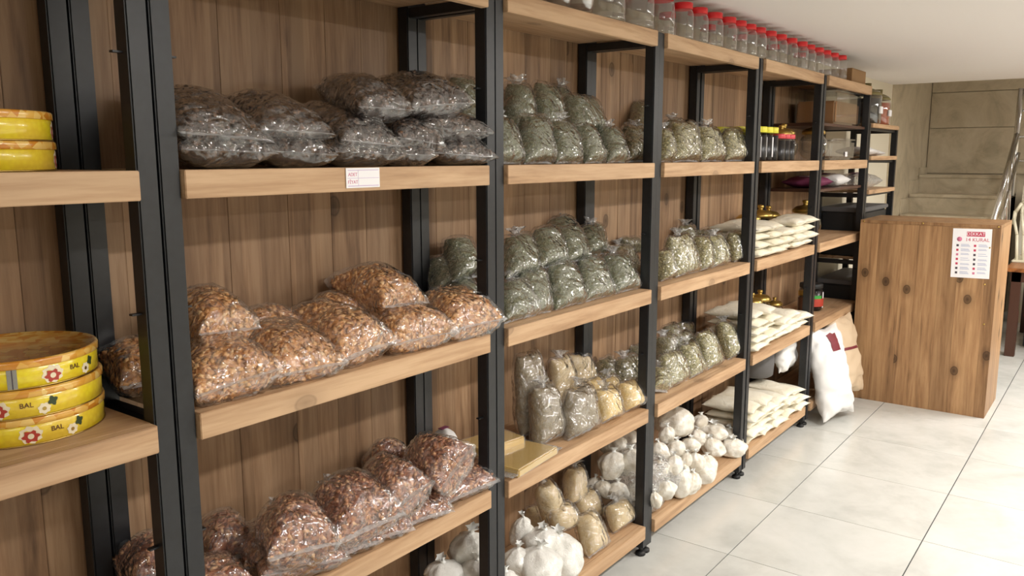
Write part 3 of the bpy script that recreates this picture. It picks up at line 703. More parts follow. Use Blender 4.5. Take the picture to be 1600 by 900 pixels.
PILLOWS = [['dark', 'clear bag of dark dried fruit, first from left in bottom row', 'bags of dark dried fruit', 0.871, 0.0, 1.567, 1.073, 0.0, 1.563, 1.039, 0.27, 1.595, 0.078, 1.553, 'seal'],
['dark', 'clear bag of dark dried fruit, second from left in bottom row', 'bags of dark dried fruit', 1.049, 0.0, 1.566, 1.23, 0.0, 1.56, 1.263, 0.27, 1.596, 0.078, 1.553, 'seal'],
['dark', 'clear bag of dark dried fruit, third from left in bottom row', 'bags of dark dried fruit', 1.239, 0.0, 1.564, 1.439, 0.0, 1.559, 1.472, 0.27, 1.59, 0.078, 1.553, 'seal'],
['dark', 'clear bag of dark dried fruit, fourth from left in bottom row', 'bags of dark dried fruit', 1.411, 0.0, 1.559, 1.552, 0.0, 1.559, 1.657, 0.27, 1.586, 0.078, 1.553, 'seal'],
['dark', 'clear bag of dark dried fruit, fifth from left in bottom row', 'bags of dark dried fruit', 1.569, 0.0, 1.559, 1.785, 0.0, 1.557, 1.865, 0.27, 1.608, 0.078, 1.553, 'seal'],
['dark', 'clear bag of dark dried fruit, first from left in middle row', 'bags of dark dried fruit', 0.866, -0.005, 1.621, 1.063, -0.005, 1.612, 1.031, 0.27, 1.7, 0.085, 1.553, 'seal'],
['dark', 'clear bag of dark dried fruit, second from left in middle row', 'bags of dark dried fruit', 1.049, -0.005, 1.63, 1.22, -0.005, 1.629, 1.216, 0.27, 1.7, 0.085, 1.553, 'seal'],
['dark', 'clear bag of dark dried fruit, third from left in middle row', 'bags of dark dried fruit', 1.259, -0.005, 1.612, 1.433, -0.005, 1.605, 1.425, 0.27, 1.689, 0.085, 1.553, 'seal'],
['dark', 'clear bag of dark dried fruit, fourth from left in middle row', 'bags of dark dried fruit', 1.436, -0.005, 1.62, 1.579, -0.005, 1.61, 1.685, 0.27, 1.672, 0.085, 1.553, 'seal'],
['dark', 'clear bag of dark dried fruit, fifth from left in middle row', 'bags of dark dried fruit', 1.542, -0.005, 1.647, 1.76, -0.005, 1.644, 1.797, 0.27, 1.68, 0.085, 1.553, 'seal'],
['dark', 'clear bag of dark dried fruit, first from left on top of the pile', 'bags of dark dried fruit', 1.322, 0.0, 1.687, 1.478, 0.0, 1.691, 1.488, 0.26, 1.752, 0.095, 1.553, 'seal'],
['dark', 'clear bag of dark dried fruit, second from left on top of the pile', 'bags of dark dried fruit', 1.494, -0.0, 1.692, 1.698, 0.0, 1.721, 1.694, 0.26, 1.775, 0.095, 1.553, 'seal'],
['dark', 'clear bag of dark dried fruit, half hidden against the back panel', 'bags of dark dried fruit', 1.13, 0.2, 1.658, 1.235, 0.2, 1.667, 1.204, 0.31, 1.688, 0.07, 1.553, 'seal'],
['flake', 'clear bag of orange-brown flakes, first from left along the front edge', 'bags of orange-brown flakes', 0.871, 0.0, 1.096, 1.06, 0.0, 1.117, 1.03, 0.27, 1.111, 0.125, 1.082, 'seal'],
['flake', 'clear bag of orange-brown flakes, second from left along the front edge', 'bags of orange-brown flakes', 1.042, 0.0, 1.095, 1.241, 0.0, 1.094, 1.19, 0.24, 1.114, 0.125, 1.082, 'seal'],
['flake', 'clear bag of orange-brown flakes, third from left along the front edge', 'bags of orange-brown flakes', 1.237, 0.0, 1.095, 1.416, 0.0, 1.112, 1.34, 0.29, 1.137, 0.125, 1.082, 'seal'],
['flake', 'clear bag of orange-brown flakes, fourth from left along the front edge', 'bags of orange-brown flakes', 1.408, 0.0, 1.098, 1.627, 0.0, 1.101, 1.567, 0.23, 1.11, 0.125, 1.082, 'seal'],
['flake', 'clear bag of orange-brown flakes, fifth from left along the front edge', 'bags of orange-brown flakes', 1.598, -0.025, 1.104, 1.805, -0.025, 1.111, 1.771, 0.2, 1.125, 0.125, 1.082, 'seal'],
['flake', 'clear bag of orange-brown flakes, first from left lying on the others', 'bags of orange-brown flakes', 0.933, 0.08, 1.217, 1.076, 0.08, 1.212, 1.044, 0.3, 1.231, 0.115, 1.082, 'seal'],
['flake', 'clear bag of orange-brown flakes, second from left lying on the others', 'bags of orange-brown flakes', 1.447, 0.08, 1.2, 1.611, 0.08, 1.192, 1.542, 0.3, 1.24, 0.115, 1.082, 'seal'],
['flake', 'clear bag of orange-brown flakes, first from left in back row', 'bags of orange-brown flakes', 0.814, 0.18, 1.118, 0.947, 0.18, 1.109, 0.896, 0.31, 1.159, 0.085, 1.082, 'seal'],
['flake', 'clear bag of orange-brown flakes, second from left in back row', 'bags of orange-brown flakes', 1.112, 0.18, 1.171, 1.277, 0.18, 1.174, 1.212, 0.31, 1.165, 0.085, 1.082, 'seal'],
['flake', 'clear bag of orange-brown flakes, third from left in back row', 'bags of orange-brown flakes', 1.328, 0.18, 1.19, 1.473, 0.18, 1.172, 1.482, 0.31, 1.164, 0.085, 1.082, 'seal'],
['mixed', 'clear bag of mixed brown pieces, first from left in bottom row', 'bags of mixed brown dried pieces', 0.83, 0.0, 0.714, 0.955, 0.0, 0.704, 0.997, 0.22, 0.635, 0.075, 0.615, 'seal'],
['mixed', 'clear bag of mixed brown pieces, second from left in bottom row', 'bags of mixed brown dried pieces', 1.002, 0.0, 0.684, 1.227, 0.0, 0.642, 1.171, 0.22, 0.635, 0.075, 0.615, 'seal'],
['mixed', 'clear bag of mixed brown pieces, third from left in bottom row', 'bags of mixed brown dried pieces', 1.206, 0.0, 0.631, 1.335, -0.0, 0.632, 1.379, 0.22, 0.635, 0.075, 0.615, 'seal'],
['mixed', 'clear bag of mixed brown pieces, fourth from left in bottom row', 'bags of mixed brown dried pieces', 1.292, 0.0, 0.629, 1.446, 0.0, 0.623, 1.479, 0.22, 0.635, 0.075, 0.615, 'seal'],
['mixed', 'clear bag of mixed brown pieces, fifth from left in bottom row', 'bags of mixed brown dried pieces', 1.443, 0.0, 0.619, 1.599, 0.0, 0.619, 1.639, 0.22, 0.635, 0.075, 0.615, 'seal'],
['mixed', 'clear bag of mixed brown pieces, sixth from left in bottom row', 'bags of mixed brown dried pieces', 1.599, 0.0, 0.62, 1.792, 0.0, 0.642, 1.838, 0.22, 0.635, 0.075, 0.615, 'seal'],
['mixed', 'clear bag of mixed brown pieces, first from left in upper row', 'bags of mixed brown dried pieces', 0.999, -0.03, 0.73, 1.17, -0.03, 0.715, 1.166, 0.16, 0.733, 0.125, 0.615, 'tied'],
['mixed', 'clear bag of mixed brown pieces, second from left in upper row', 'bags of mixed brown dried pieces', 1.183, -0.03, 0.694, 1.383, -0.03, 0.708, 1.337, 0.17, 0.732, 0.125, 0.615, 'tied'],
['mixed', 'clear bag of mixed brown pieces, third from left in upper row', 'bags of mixed brown dried pieces', 1.372, -0.03, 0.714, 1.492, -0.03, 0.751, 1.509, 0.2, 0.704, 0.125, 0.615, 'tied'],
['mixed', 'clear bag of mixed brown pieces, fourth from left in upper row', 'bags of mixed brown dried pieces', 1.533, -0.03, 0.706, 1.658, -0.03, 0.796, 1.667, 0.18, 0.719, 0.125, 0.615, 'tied'],
['mixed', 'clear bag of mixed brown pieces, first from left in the dim back row', 'bags of mixed brown dried pieces', 0.806, 0.16, 0.713, 0.929, 0.16, 0.694, 0.891, 0.31, 0.691, 0.11, 0.615, 'seal'],
['mixed', 'clear bag of mixed brown pieces, second from left in the dim back row', 'bags of mixed brown dried pieces', 0.975, 0.16, 0.678, 1.093, 0.16, 0.661, 1.077, 0.31, 0.685, 0.11, 0.615, 'seal'],
['mixed', 'clear bag of mixed brown pieces, third from left in the dim back row', 'bags of mixed brown dried pieces', 1.023, 0.1, 0.661, 1.129, 0.1, 0.652, 1.137, 0.26, 0.635, 0.11, 0.615, 'seal'],
['mixed', 'clear bag of mixed brown pieces, fourth from left in the dim back row', 'bags of mixed brown dried pieces', 1.545, 0.22, 0.701, 1.674, 0.22, 0.69, 1.639, 0.31, 0.691, 0.11, 0.615, 'seal'],
['herb', 'clear bag of dried green herb, first from left in front row on upper shelf', 'herb bags in the second bay', 1.868, 0.052, 1.556, 1.998, 0.052, 1.556, 1.997, 0.143, 1.685, 0.085, 1.553, 'fold'],
['herb', 'clear bag of dried green herb, second from left in front row on upper shelf', 'herb bags in the second bay', 2.017, 0.052, 1.556, 2.164, 0.052, 1.556, 2.179, 0.143, 1.707, 0.085, 1.553, 'fold'],
['herb', 'clear bag of dried green herb, third from left in front row on upper shelf', 'herb bags in the second bay', 2.187, 0.052, 1.556, 2.33, 0.053, 1.556, 2.333, 0.143, 1.692, 0.085, 1.553, 'fold'],
['herb', 'clear bag of dried green herb, fourth from left in front row on upper shelf', 'herb bags in the second bay', 2.362, 0.052, 1.556, 2.47, 0.052, 1.556, 2.469, 0.143, 1.683, 0.085, 1.553, 'fold'],
['herb', 'clear bag of dried green herb, fifth from left in front row on upper shelf', 'herb bags in the second bay', 2.504, 0.052, 1.556, 2.63, 0.052, 1.556, 2.648, 0.143, 1.679, 0.085, 1.553, 'fold'],
['herb', 'clear bag of dried green herb, first from left in back row on upper shelf', 'herb bags in the second bay', 1.923, 0.242, 1.634, 2.073, 0.242, 1.634, 2.071, 0.342, 1.83, 0.085, 1.553, 'fold'],
['herb', 'clear bag of dried green herb, second from left in back row on upper shelf', 'herb bags in the second bay', 2.092, 0.163, 1.655, 2.222, 0.163, 1.655, 2.232, 0.242, 1.813, 0.085, 1.553, 'fold'],
['herb', 'clear bag of dried green herb, third from left in back row on upper shelf', 'herb bags in the second bay', 2.247, 0.163, 1.658, 2.389, 0.163, 1.658, 2.394, 0.242, 1.824, 0.085, 1.553, 'fold'],
['herb', 'clear bag of dried green herb, fourth from left in back row on upper shelf', 'herb bags in the second bay', 2.487, 0.262, 1.688, 2.588, 0.262, 1.688, 2.631, 0.342, 1.834, 0.085, 1.553, 'fold'],
['herb', 'clear bag of dried green herb, fifth from left in back row on upper shelf', 'herb bags in the second bay', 2.452, 0.163, 1.657, 2.68, 0.163, 1.657, 2.608, 0.242, 1.795, 0.085, 1.553, 'fold'],
['herb', 'clear bag of dried green herb, first from left in front row on middle shelf', 'herb bags in the second bay', 1.914, 0.052, 1.085, 2.084, 0.052, 1.085, 2.076, 0.143, 1.19, 0.085, 1.082, 'fold'],
['herb', 'clear bag of dried green herb, second from left in front row on middle shelf', 'herb bags in the second bay', 2.017, 0.053, 1.085, 2.162, 0.052, 1.085, 2.174, 0.143, 1.21, 0.085, 1.082, 'fold'],
['herb', 'clear bag of dried green herb, third from left in front row on middle shelf', 'herb bags in the second bay', 2.193, 0.052, 1.085, 2.361, 0.052, 1.085, 2.34, 0.143, 1.216, 0.085, 1.082, 'fold'],
['herb', 'clear bag of dried green herb, fourth from left in front row on middle shelf', 'herb bags in the second bay', 2.374, 0.052, 1.085, 2.547, 0.052, 1.085, 2.531, 0.143, 1.217, 0.085, 1.082, 'fold'],
['herb', 'clear bag of dried green herb, fifth from left in front row on middle shelf', 'herb bags in the second bay', 2.569, 0.052, 1.085, 2.749, 0.052, 1.085, 2.715, 0.143, 1.213, 0.085, 1.082, 'fold'],
['herb', 'clear bag of dried green herb, first from left in back row on middle shelf', 'herb bags in the second bay', 1.817, 0.242, 1.169, 1.925, 0.242, 1.169, 1.919, 0.322, 1.264, 0.085, 1.082, 'fold'],
['herb', 'clear bag of dried green herb, second from left in back row on middle shelf', 'herb bags in the second bay', 1.807, 0.142, 1.085, 1.921, 0.142, 1.085, 1.936, 0.242, 1.204, 0.085, 1.082, 'fold'],
['herb', 'clear bag of dried green herb, third from left in back row on middle shelf', 'herb bags in the second bay', 1.866, 0.212, 1.204, 2.005, 0.212, 1.204, 1.978, 0.292, 1.322, 0.085, 1.082, 'fold'],
['herb', 'clear bag of dried green herb, fourth from left in back row on middle shelf', 'herb bags in the second bay', 2.047, 0.143, 1.196, 2.219, 0.143, 1.196, 2.231, 0.242, 1.315, 0.085, 1.082, 'fold'],
['herb', 'clear bag of dried green herb, fifth from left in back row on middle shelf', 'herb bags in the second bay', 2.222, 0.143, 1.207, 2.381, 0.143, 1.207, 2.39, 0.242, 1.33, 0.085, 1.082, 'fold'],
['herb', 'clear bag of dried green herb, sixth from left in back row on middle shelf', 'herb bags in the second bay', 2.491, 0.262, 1.269, 2.641, 0.263, 1.269, 2.653, 0.353, 1.327, 0.085, 1.082, 'fold'],
['herb', 'clear bag of dried green herb, seventh from left in back row on middle shelf', 'herb bags in the second bay', 2.396, 0.143, 1.21, 2.543, 0.143, 1.21, 2.53, 0.242, 1.319, 0.085, 1.082, 'fold'],
['herb', 'clear bag of dried green herb, eighth from left in back row on middle shelf', 'herb bags in the second bay', 2.563, 0.183, 1.209, 2.735, 0.183, 1.209, 2.765, 0.282, 1.31, 0.085, 1.082, 'fold'],
['lentil', 'tall clear bag of grey-brown grain standing at the back, left of the grain shelf', 'grain bags in the second bay', 2.192, 0.192, 0.618, 2.358, 0.192, 0.618, 2.291, 0.242, 0.902, 0.085, 0.615, 'fold'],
['lentil', 'clear bag of grey-brown grain standing in front, first from left on the grain shelf', 'grain bags in the second bay', 2.16, 0.103, 0.618, 2.301, 0.103, 0.618, 2.25, 0.143, 0.805, 0.085, 0.615, 'fold'],
['lentil', 'clear bag of grey-brown grain standing in front, second from left on the grain shelf', 'grain bags in the second bay', 2.273, 0.052, 0.618, 2.463, 0.052, 0.618, 2.397, 0.093, 0.776, 0.085, 0.615, 'fold'],
['bulgur', 'clear bag of tan grain standing at the back, first from left on the grain shelf', 'grain bags in the second bay', 2.472, 0.24, 0.618, 2.624, 0.24, 0.618, 2.555, 0.28, 0.826, 0.08, 0.615, 'fold'],
['bulgur', 'clear bag of tan grain standing at the back, second from left on the grain shelf', 'grain bags in the second bay', 2.679, 0.3, 0.618, 2.87, 0.3, 0.618, 2.761, 0.33, 0.797, 0.08, 0.615, 'fold'],
['corn', 'clear bag of yellow grain, first from left in front row', 'grain bags in the second bay', 2.497, 0.052, 0.618, 2.631, 0.052, 0.618, 2.58, 0.093, 0.724, 0.085, 0.615, 'fold'],
['corn', 'clear bag of yellow grain, second from left in front row', 'grain bags in the second bay', 2.676, 0.052, 0.618, 2.794, 0.052, 0.618, 2.75, 0.093, 0.718, 0.085, 0.615, 'fold'],
['corn', 'clear bag of yellow grain, first from left in second row', 'grain bags in the second bay', 2.485, 0.16, 0.618, 2.588, 0.16, 0.618, 2.547, 0.19, 0.732, 0.08, 0.615, 'fold'],
['corn', 'clear bag of yellow grain, second from left in second row', 'grain bags in the second bay', 2.594, 0.16, 0.618, 2.694, 0.16, 0.618, 2.657, 0.19, 0.733, 0.08, 0.615, 'fold'],
['corn', 'clear bag of yellow grain, third from left in second row', 'grain bags in the second bay', 2.711, 0.16, 0.618, 2.812, 0.16, 0.618, 2.775, 0.19, 0.712, 0.08, 0.615, 'fold'],
['bulgur', 'clear bag of beige meal, first from left in front row, bottom shelf', 'bags of beige meal on the bottom shelf', 2.404, 0.042, 0.138, 2.524, 0.042, 0.138, 2.488, 0.113, 0.265, 0.085, 0.135, 'fold'],
['bulgur', 'clear bag of beige meal, second from left in front row, bottom shelf', 'bags of beige meal on the bottom shelf', 2.636, 0.073, 0.138, 2.802, 0.073, 0.138, 2.718, 0.113, 0.23, 0.085, 0.135, 'fold'],
['bulgur', 'clear bag of beige meal, first from left in back row, bottom shelf', 'bags of beige meal on the bottom shelf', 2.354, 0.262, 0.138, 2.454, 0.262, 0.138, 2.449, 0.322, 0.254, 0.085, 0.135, 'fold'],
['bulgur', 'clear bag of beige meal, second from left in back row, bottom shelf', 'bags of beige meal on the bottom shelf', 2.357, 0.192, 0.243, 2.457, 0.192, 0.258, 2.369, 0.222, 0.401, 0.085, 0.135, 'fold'],
['bulgur', 'clear bag of beige meal, third from left in back row, bottom shelf', 'bags of beige meal on the bottom shelf', 2.343, 0.143, 0.218, 2.486, 0.143, 0.218, 2.396, 0.173, 0.307, 0.085, 0.135, 'fold'],
['bulgur', 'clear bag of beige meal, fourth from left in back row, bottom shelf', 'bags of beige meal on the bottom shelf', 2.571, 0.242, 0.226, 2.688, 0.242, 0.226, 2.672, 0.282, 0.352, 0.085, 0.135, 'fold'],
['bulgur', 'clear bag of beige meal, fifth from left in back row, bottom shelf', 'bags of beige meal on the bottom shelf', 2.601, 0.192, 0.138, 2.736, 0.192, 0.138, 2.655, 0.222, 0.261, 0.085, 0.135, 'fold'],
['chamo', 'clear bag of coarse dried flowers, first from left in front row on upper shelf', 'herb bags in the third bay', 2.913, 0.062, 1.556, 3.013, 0.062, 1.556, 3.051, 0.123, 1.684, 0.085, 1.553, 'fold'],
['chamo', 'clear bag of coarse dried flowers, second from left in front row on upper shelf', 'herb bags in the third bay', 3.039, 0.062, 1.556, 3.275, 0.062, 1.556, 3.237, 0.123, 1.721, 0.085, 1.553, 'fold'],
['chamo', 'clear bag of coarse dried flowers, third from left in front row on upper shelf', 'herb bags in the third bay', 3.311, 0.062, 1.556, 3.52, 0.062, 1.556, 3.47, 0.123, 1.709, 0.085, 1.553, 'fold'],
['chamo', 'clear bag of coarse dried flowers, fourth from left in front row on upper shelf', 'herb bags in the third bay', 3.571, 0.062, 1.556, 3.792, 0.062, 1.556, 3.759, 0.123, 1.708, 0.085, 1.553, 'fold'],
['herbdark', 'clear bag of coarse dried flowers, first from left in back row on upper shelf', 'herb bags in the third bay', 2.839, 0.163, 1.556, 3.031, 0.163, 1.556, 3.027, 0.242, 1.696, 0.085, 1.553, 'fold'],
['herbdark', 'clear bag of coarse dried flowers, second from left in back row on upper shelf', 'herb bags in the third bay', 3.077, 0.262, 1.666, 3.246, 0.262, 1.666, 3.28, 0.353, 1.81, 0.085, 1.553, 'fold'],
['herbdark', 'clear bag of coarse dried flowers, third from left in back row on upper shelf', 'herb bags in the third bay', 3.261, 0.192, 1.637, 3.41, 0.192, 1.637, 3.386, 0.242, 1.734, 0.085, 1.553, 'fold'],
['chamo', 'clear bag of coarse dried flowers, first from left in front row on middle shelf', 'herb bags in the third bay', 2.96, 0.062, 1.085, 3.059, 0.062, 1.085, 3.066, 0.113, 1.196, 0.085, 1.082, 'fold'],
['chamo', 'clear bag of coarse dried flowers, second from left in front row on middle shelf', 'herb bags in the third bay', 3.092, 0.062, 1.085, 3.308, 0.062, 1.085, 3.199, 0.113, 1.252, 0.085, 1.082, 'fold'],
['chamo', 'clear bag of coarse dried flowers, third from left in front row on middle shelf', 'herb bags in the third bay', 3.317, 0.062, 1.085, 3.422, 0.062, 1.085, 3.44, 0.113, 1.228, 0.085, 1.082, 'fold'],
['chamo', 'clear bag of coarse dried flowers, fourth from left in front row on middle shelf', 'herb bags in the third bay', 3.452, 0.062, 1.085, 3.611, 0.062, 1.085, 3.574, 0.113, 1.22, 0.085, 1.082, 'fold'],
['chamo', 'clear bag of coarse dried flowers, fifth from left in front row on middle shelf', 'herb bags in the third bay', 3.717, 0.062, 1.085, 3.923, 0.062, 1.085, 3.832, 0.113, 1.223, 0.085, 1.082, 'fold'],
['herbdark', 'clear bag of coarse dried flowers, first from left in back row on middle shelf', 'herb bags in the third bay', 2.919, 0.242, 1.085, 3.115, 0.242, 1.085, 3.035, 0.302, 1.21, 0.085, 1.082, 'fold'],
['herbdark', 'clear bag of coarse dried flowers, second from left in back row on middle shelf', 'herb bags in the third bay', 3.098, 0.302, 1.16, 3.262, 0.302, 1.16, 3.123, 0.302, 1.236, 0.085, 1.082, 'fold'],
['herbdark', 'clear bag of coarse dried flowers, third from left in back row on middle shelf', 'herb bags in the third bay', 3.523, 0.242, 1.085, 3.682, 0.242, 1.085, 3.678, 0.302, 1.255, 0.085, 1.082, 'fold'],
['herbdark', 'clear bag of coarse dried flowers, fourth from left in back row on middle shelf', 'herb bags in the third bay', 3.7, 0.242, 1.085, 3.896, 0.242, 1.085, 3.872, 0.302, 1.219, 0.085, 1.082, 'fold'],
['chamo', 'clear bag of coarse dried flowers, first from left in front row on lower shelf', 'herb bags in the third bay', 2.925, 0.062, 0.618, 3.025, 0.062, 0.618, 3.075, 0.123, 0.68, 0.085, 0.615, 'fold'],
['chamo', 'clear bag of coarse dried flowers, second from left in front row on lower shelf', 'herb bags in the third bay', 3.04, 0.062, 0.618, 3.235, 0.062, 0.618, 3.167, 0.123, 0.746, 0.085, 0.615, 'fold'],
['chamo', 'clear bag of coarse dried flowers, third from left in front row on lower shelf', 'herb bags in the third bay', 3.262, 0.062, 0.618, 3.402, 0.062, 0.618, 3.345, 0.123, 0.753, 0.085, 0.615, 'fold'],
['chamo', 'clear bag of coarse dried flowers, fourth from left in front row on lower shelf', 'herb bags in the third bay', 3.437, 0.062, 0.618, 3.59, 0.062, 0.618, 3.521, 0.123, 0.781, 0.085, 0.615, 'fold'],
['chamo', 'clear bag of coarse dried flowers, fifth from left in front row on lower shelf', 'herb bags in the third bay', 3.688, 0.062, 0.618, 3.81, 0.062, 0.618, 3.758, 0.123, 0.788, 0.085, 0.615, 'fold'],
['herbdark', 'clear bag of coarse dried flowers, first from left in back row on lower shelf', 'herb bags in the third bay', 2.835, 0.262, 0.618, 2.945, 0.262, 0.618, 2.951, 0.312, 0.741, 0.085, 0.615, 'fold'],
['herbdark', 'clear bag of coarse dried flowers, second from left in back row on lower shelf', 'herb bags in the third bay', 2.884, 0.212, 0.618, 3.083, 0.212, 0.618, 3.027, 0.262, 0.733, 0.085, 0.615, 'fold'],
['herbdark', 'clear bag of coarse dried flowers, third from left in back row on lower shelf', 'herb bags in the third bay', 3.183, 0.312, 0.618, 3.307, 0.312, 0.618, 3.282, 0.353, 0.73, 0.085, 0.615, 'fold'],
['herbdark', 'clear bag of coarse dried flowers, fourth from left in back row on lower shelf', 'herb bags in the third bay', 3.132, 0.143, 0.708, 3.255, 0.143, 0.708, 3.236, 0.183, 0.796, 0.085, 0.615, 'fold'],
['herbdark', 'clear bag of coarse dried flowers, fifth from left in back row on lower shelf', 'herb bags in the third bay', 3.32, 0.212, 0.702, 3.453, 0.212, 0.702, 3.454, 0.262, 0.802, 0.085, 0.615, 'fold'],
['herbdark', 'clear bag of coarse dried flowers, sixth from left in back row on lower shelf', 'herb bags in the third bay', 3.603, 0.282, 0.618, 3.771, 0.282, 0.618, 3.769, 0.342, 0.76, 0.085, 0.615, 'fold'],
['herbdark', 'clear bag of coarse dried flowers, seventh from left in back row on lower shelf', 'herb bags in the third bay', 3.384, 0.173, 0.618, 3.53, 0.173, 0.618, 3.48, 0.212, 0.773, 0.085, 0.615, 'fold']]
SACKS = [['white', 'round clear bag of white sugar, first from left in second bay', 'white sugar bags', 1.808, 0.17, 0.245, 0.058, 0.106],
['white', 'round clear bag of white sugar, second from left in second bay', 'white sugar bags', 1.919, 0.2, 0.248, 0.062, 0.172],
['white', 'round clear bag of white sugar, third from left in second bay', 'white sugar bags', 1.868, 0.1, 0.255, 0.047, 0.093],
['white', 'round clear bag of white sugar, fourth from left in second bay', 'white sugar bags', 1.902, 0.03, 0.235, 0.039, 0.075],
['white', 'round clear bag of white sugar, fifth from left in second bay', 'white sugar bags', 2.061, 0.1, 0.199, 0.043, 0.112],
['white', 'round clear bag of white sugar, sixth from left in second bay', 'white sugar bags', 2.182, 0.2, 0.228, 0.031, 0.129],
['white', 'round clear bag of white sugar, seventh from left in second bay', 'white sugar bags', 2.21, 0.18, 0.257, 0.03, 0.062],
['white', 'round clear bag of white sugar, eighth from left in second bay', 'white sugar bags', 2.078, 0.03, 0.185, 0.064, 0.133],
['white', 'round clear bag of white sugar, ninth from left in second bay', 'white sugar bags', 2.201, 0.12, 0.223, 0.058, 0.104],
['white', 'round clear bag of white sugar, tenth from left in second bay', 'white sugar bags', 2.247, 0.05, 0.137, 0.065, 0.167],
['salt', 'small knotted clear bag of white salt, first from left in front heap', 'small white salt bags', 3.356, 0.17, 0.31, 0.072, 0.14],
['salt', 'small knotted clear bag of white salt, second from left in front heap', 'small white salt bags', 3.209, 0.1, 0.265, 0.037, 0.085],
['salt', 'small knotted clear bag of white salt, third from left in front heap', 'small white salt bags', 3.368, 0.1, 0.239, 0.039, 0.084],
['salt', 'small knotted clear bag of white salt, fourth from left in front heap', 'small white salt bags', 3.656, 0.2, 0.246, 0.038, 0.087],
['salt', 'small knotted clear bag of white salt, fifth from left in front heap', 'small white salt bags', 3.548, 0.13, 0.217, 0.041, 0.081],
['salt', 'small knotted clear bag of white salt, sixth from left in front heap', 'small white salt bags', 3.703, 0.13, 0.202, 0.06, 0.094],
['salt', 'small knotted clear bag of white salt, seventh from left in front heap', 'small white salt bags', 3.817, 0.07, 0.137, 0.05, 0.12],
['salt', 'small knotted white salt bag, first from left in lower heap', 'small white salt bags', 2.989, 0.06, 0.254, 0.033, 0.08],
['salt', 'small knotted white salt bag, second from left in lower heap', 'small white salt bags', 2.945, 0.02, 0.186, 0.039, 0.096],
['salt', 'small knotted white salt bag, third from left in lower heap', 'small white salt bags', 3.059, 0.04, 0.245, 0.035, 0.095],
['salt', 'small knotted white salt bag, fourth from left in lower heap', 'small white salt bags', 3.103, 0.02, 0.137, 0.042, 0.13],
['salt', 'small knotted white salt bag, fifth from left in lower heap', 'small white salt bags', 3.16, 0.05, 0.201, 0.037, 0.063],
['salt', 'small knotted white salt bag, sixth from left in lower heap', 'small white salt bags', 3.202, 0.05, 0.232, 0.026, 0.072],
['salt', 'small knotted white salt bag, seventh from left in lower heap', 'small white salt bags', 3.165, 0.0, 0.137, 0.034, 0.101],
['salt', 'small knotted white salt bag, eighth from left in lower heap', 'small white salt bags', 3.264, 0.03, 0.193, 0.036, 0.113],
['salt', 'small knotted white salt bag, ninth from left in lower heap', 'small white salt bags', 3.315, 0.0, 0.137, 0.047, 0.111],
['salt', 'small knotted white salt bag, tenth from left in lower heap', 'small white salt bags', 3.439, 0.03, 0.137, 0.041, 0.086],
['salt', 'small knotted white salt bag, eleventh from left in lower heap', 'small white salt bags', 3.577, 0.06, 0.169, 0.044, 0.101],
['salt', 'small knotted white salt bag, twelfth from left in lower heap', 'small white salt bags', 3.706, 0.03, 0.137, 0.055, 0.09],
['salt', 'small white salt bag, first from left behind the third front post', 'small white salt bags', 2.846, 0.0, 0.188, 0.024, 0.074],
['salt', 'small white salt bag, second from left behind the third front post', 'small white salt bags', 3.089, 0.1, 0.29, 0.034, 0.082],
['salt', 'small white salt bag, third from left behind the third front post', 'small white salt bags', 3.231, 0.15, 0.313, 0.032, 0.088],
['salt', 'small white salt bag, first from left inside big clear sack', 'small white salt bags', 2.795, 0.25, 0.196, 0.03, 0.081],
['salt', 'small white salt bag, second from left inside big clear sack', 'small white salt bags', 2.825, 0.2, 0.268, 0.049, 0.131],
['salt', 'small white salt bag, third from left inside big clear sack', 'small white salt bags', 2.806, 0.2, 0.191, 0.034, 0.089],
['salt', 'small white salt bag, fourth from left inside big clear sack', 'small white salt bags', 2.948, 0.26, 0.314, 0.048, 0.098],
['salt', 'small white salt bag, fifth from left inside big clear sack', 'small white salt bags', 2.83, 0.15, 0.187, 0.036, 0.09],
['salt', 'small white salt bag, sixth from left inside big clear sack', 'small white salt bags', 2.925, 0.17, 0.257, 0.055, 0.133],
['salt', 'small white salt bag, seventh from left inside big clear sack', 'small white salt bags', 3.094, 0.25, 0.293, 0.047, 0.098],
['salt', 'small white salt bag, eighth from left inside big clear sack', 'small white salt bags', 2.879, 0.12, 0.137, 0.039, 0.11],
['salt', 'small white salt bag, ninth from left inside big clear sack', 'small white salt bags', 2.814, 0.08, 0.137, 0.029, 0.069]]

for i, p in enumerate(PILLOWS):
    kind, label, group, ax, ay, az, bx_, by, bz, cx_, cy, cz, T, zs, end = p
    make_pillow_bag(i, kind, label, group, (ax, ay, az), (bx_, by, bz), (cx_, cy, cz), T, zs, end)
for i, s in enumerate(SACKS):
    make_sack(i, *s)

# ------------------------------------------------------------------ flour packets, stacked
def packet_mesh(seed, W=.186, L=.26, T=.046):
    P0 = np.array([0, 0, T / 2]); P1 = np.array([0, L, T / 2])
    V, F, *_ = pillow(P0, P1, np.array([1., 0, 0]), W, L, T, 'seal', seed, 36, 24, .7, 0, .007, .002, 0)
    me = mesh_np('packet_body', V, F); me.materials.append(M['packet'])
    sl = []
    for i in range(9):
        s = -1 + 2 * i / 8
        for d in (0, .014): sl.append((s * W / 2, .004 - d + (.05 * L * (1 - s * s)), T / 2 + .001 * math.sin(i * 2 + seed)))
    sm = mesh_np('seal', sl, [(2 * i, 2 * i + 2, 2 * i + 3, 2 * i + 1) for i in range(8)]); sm.materials.append(M['packet'])
    return me, sm
PK = [packet_mesh(s) for s in range(6)]
names = ['first', 'second', 'third', 'fourth', 'fifth']
lay = ['bottom', 'second', 'third', 'fourth', 'top']
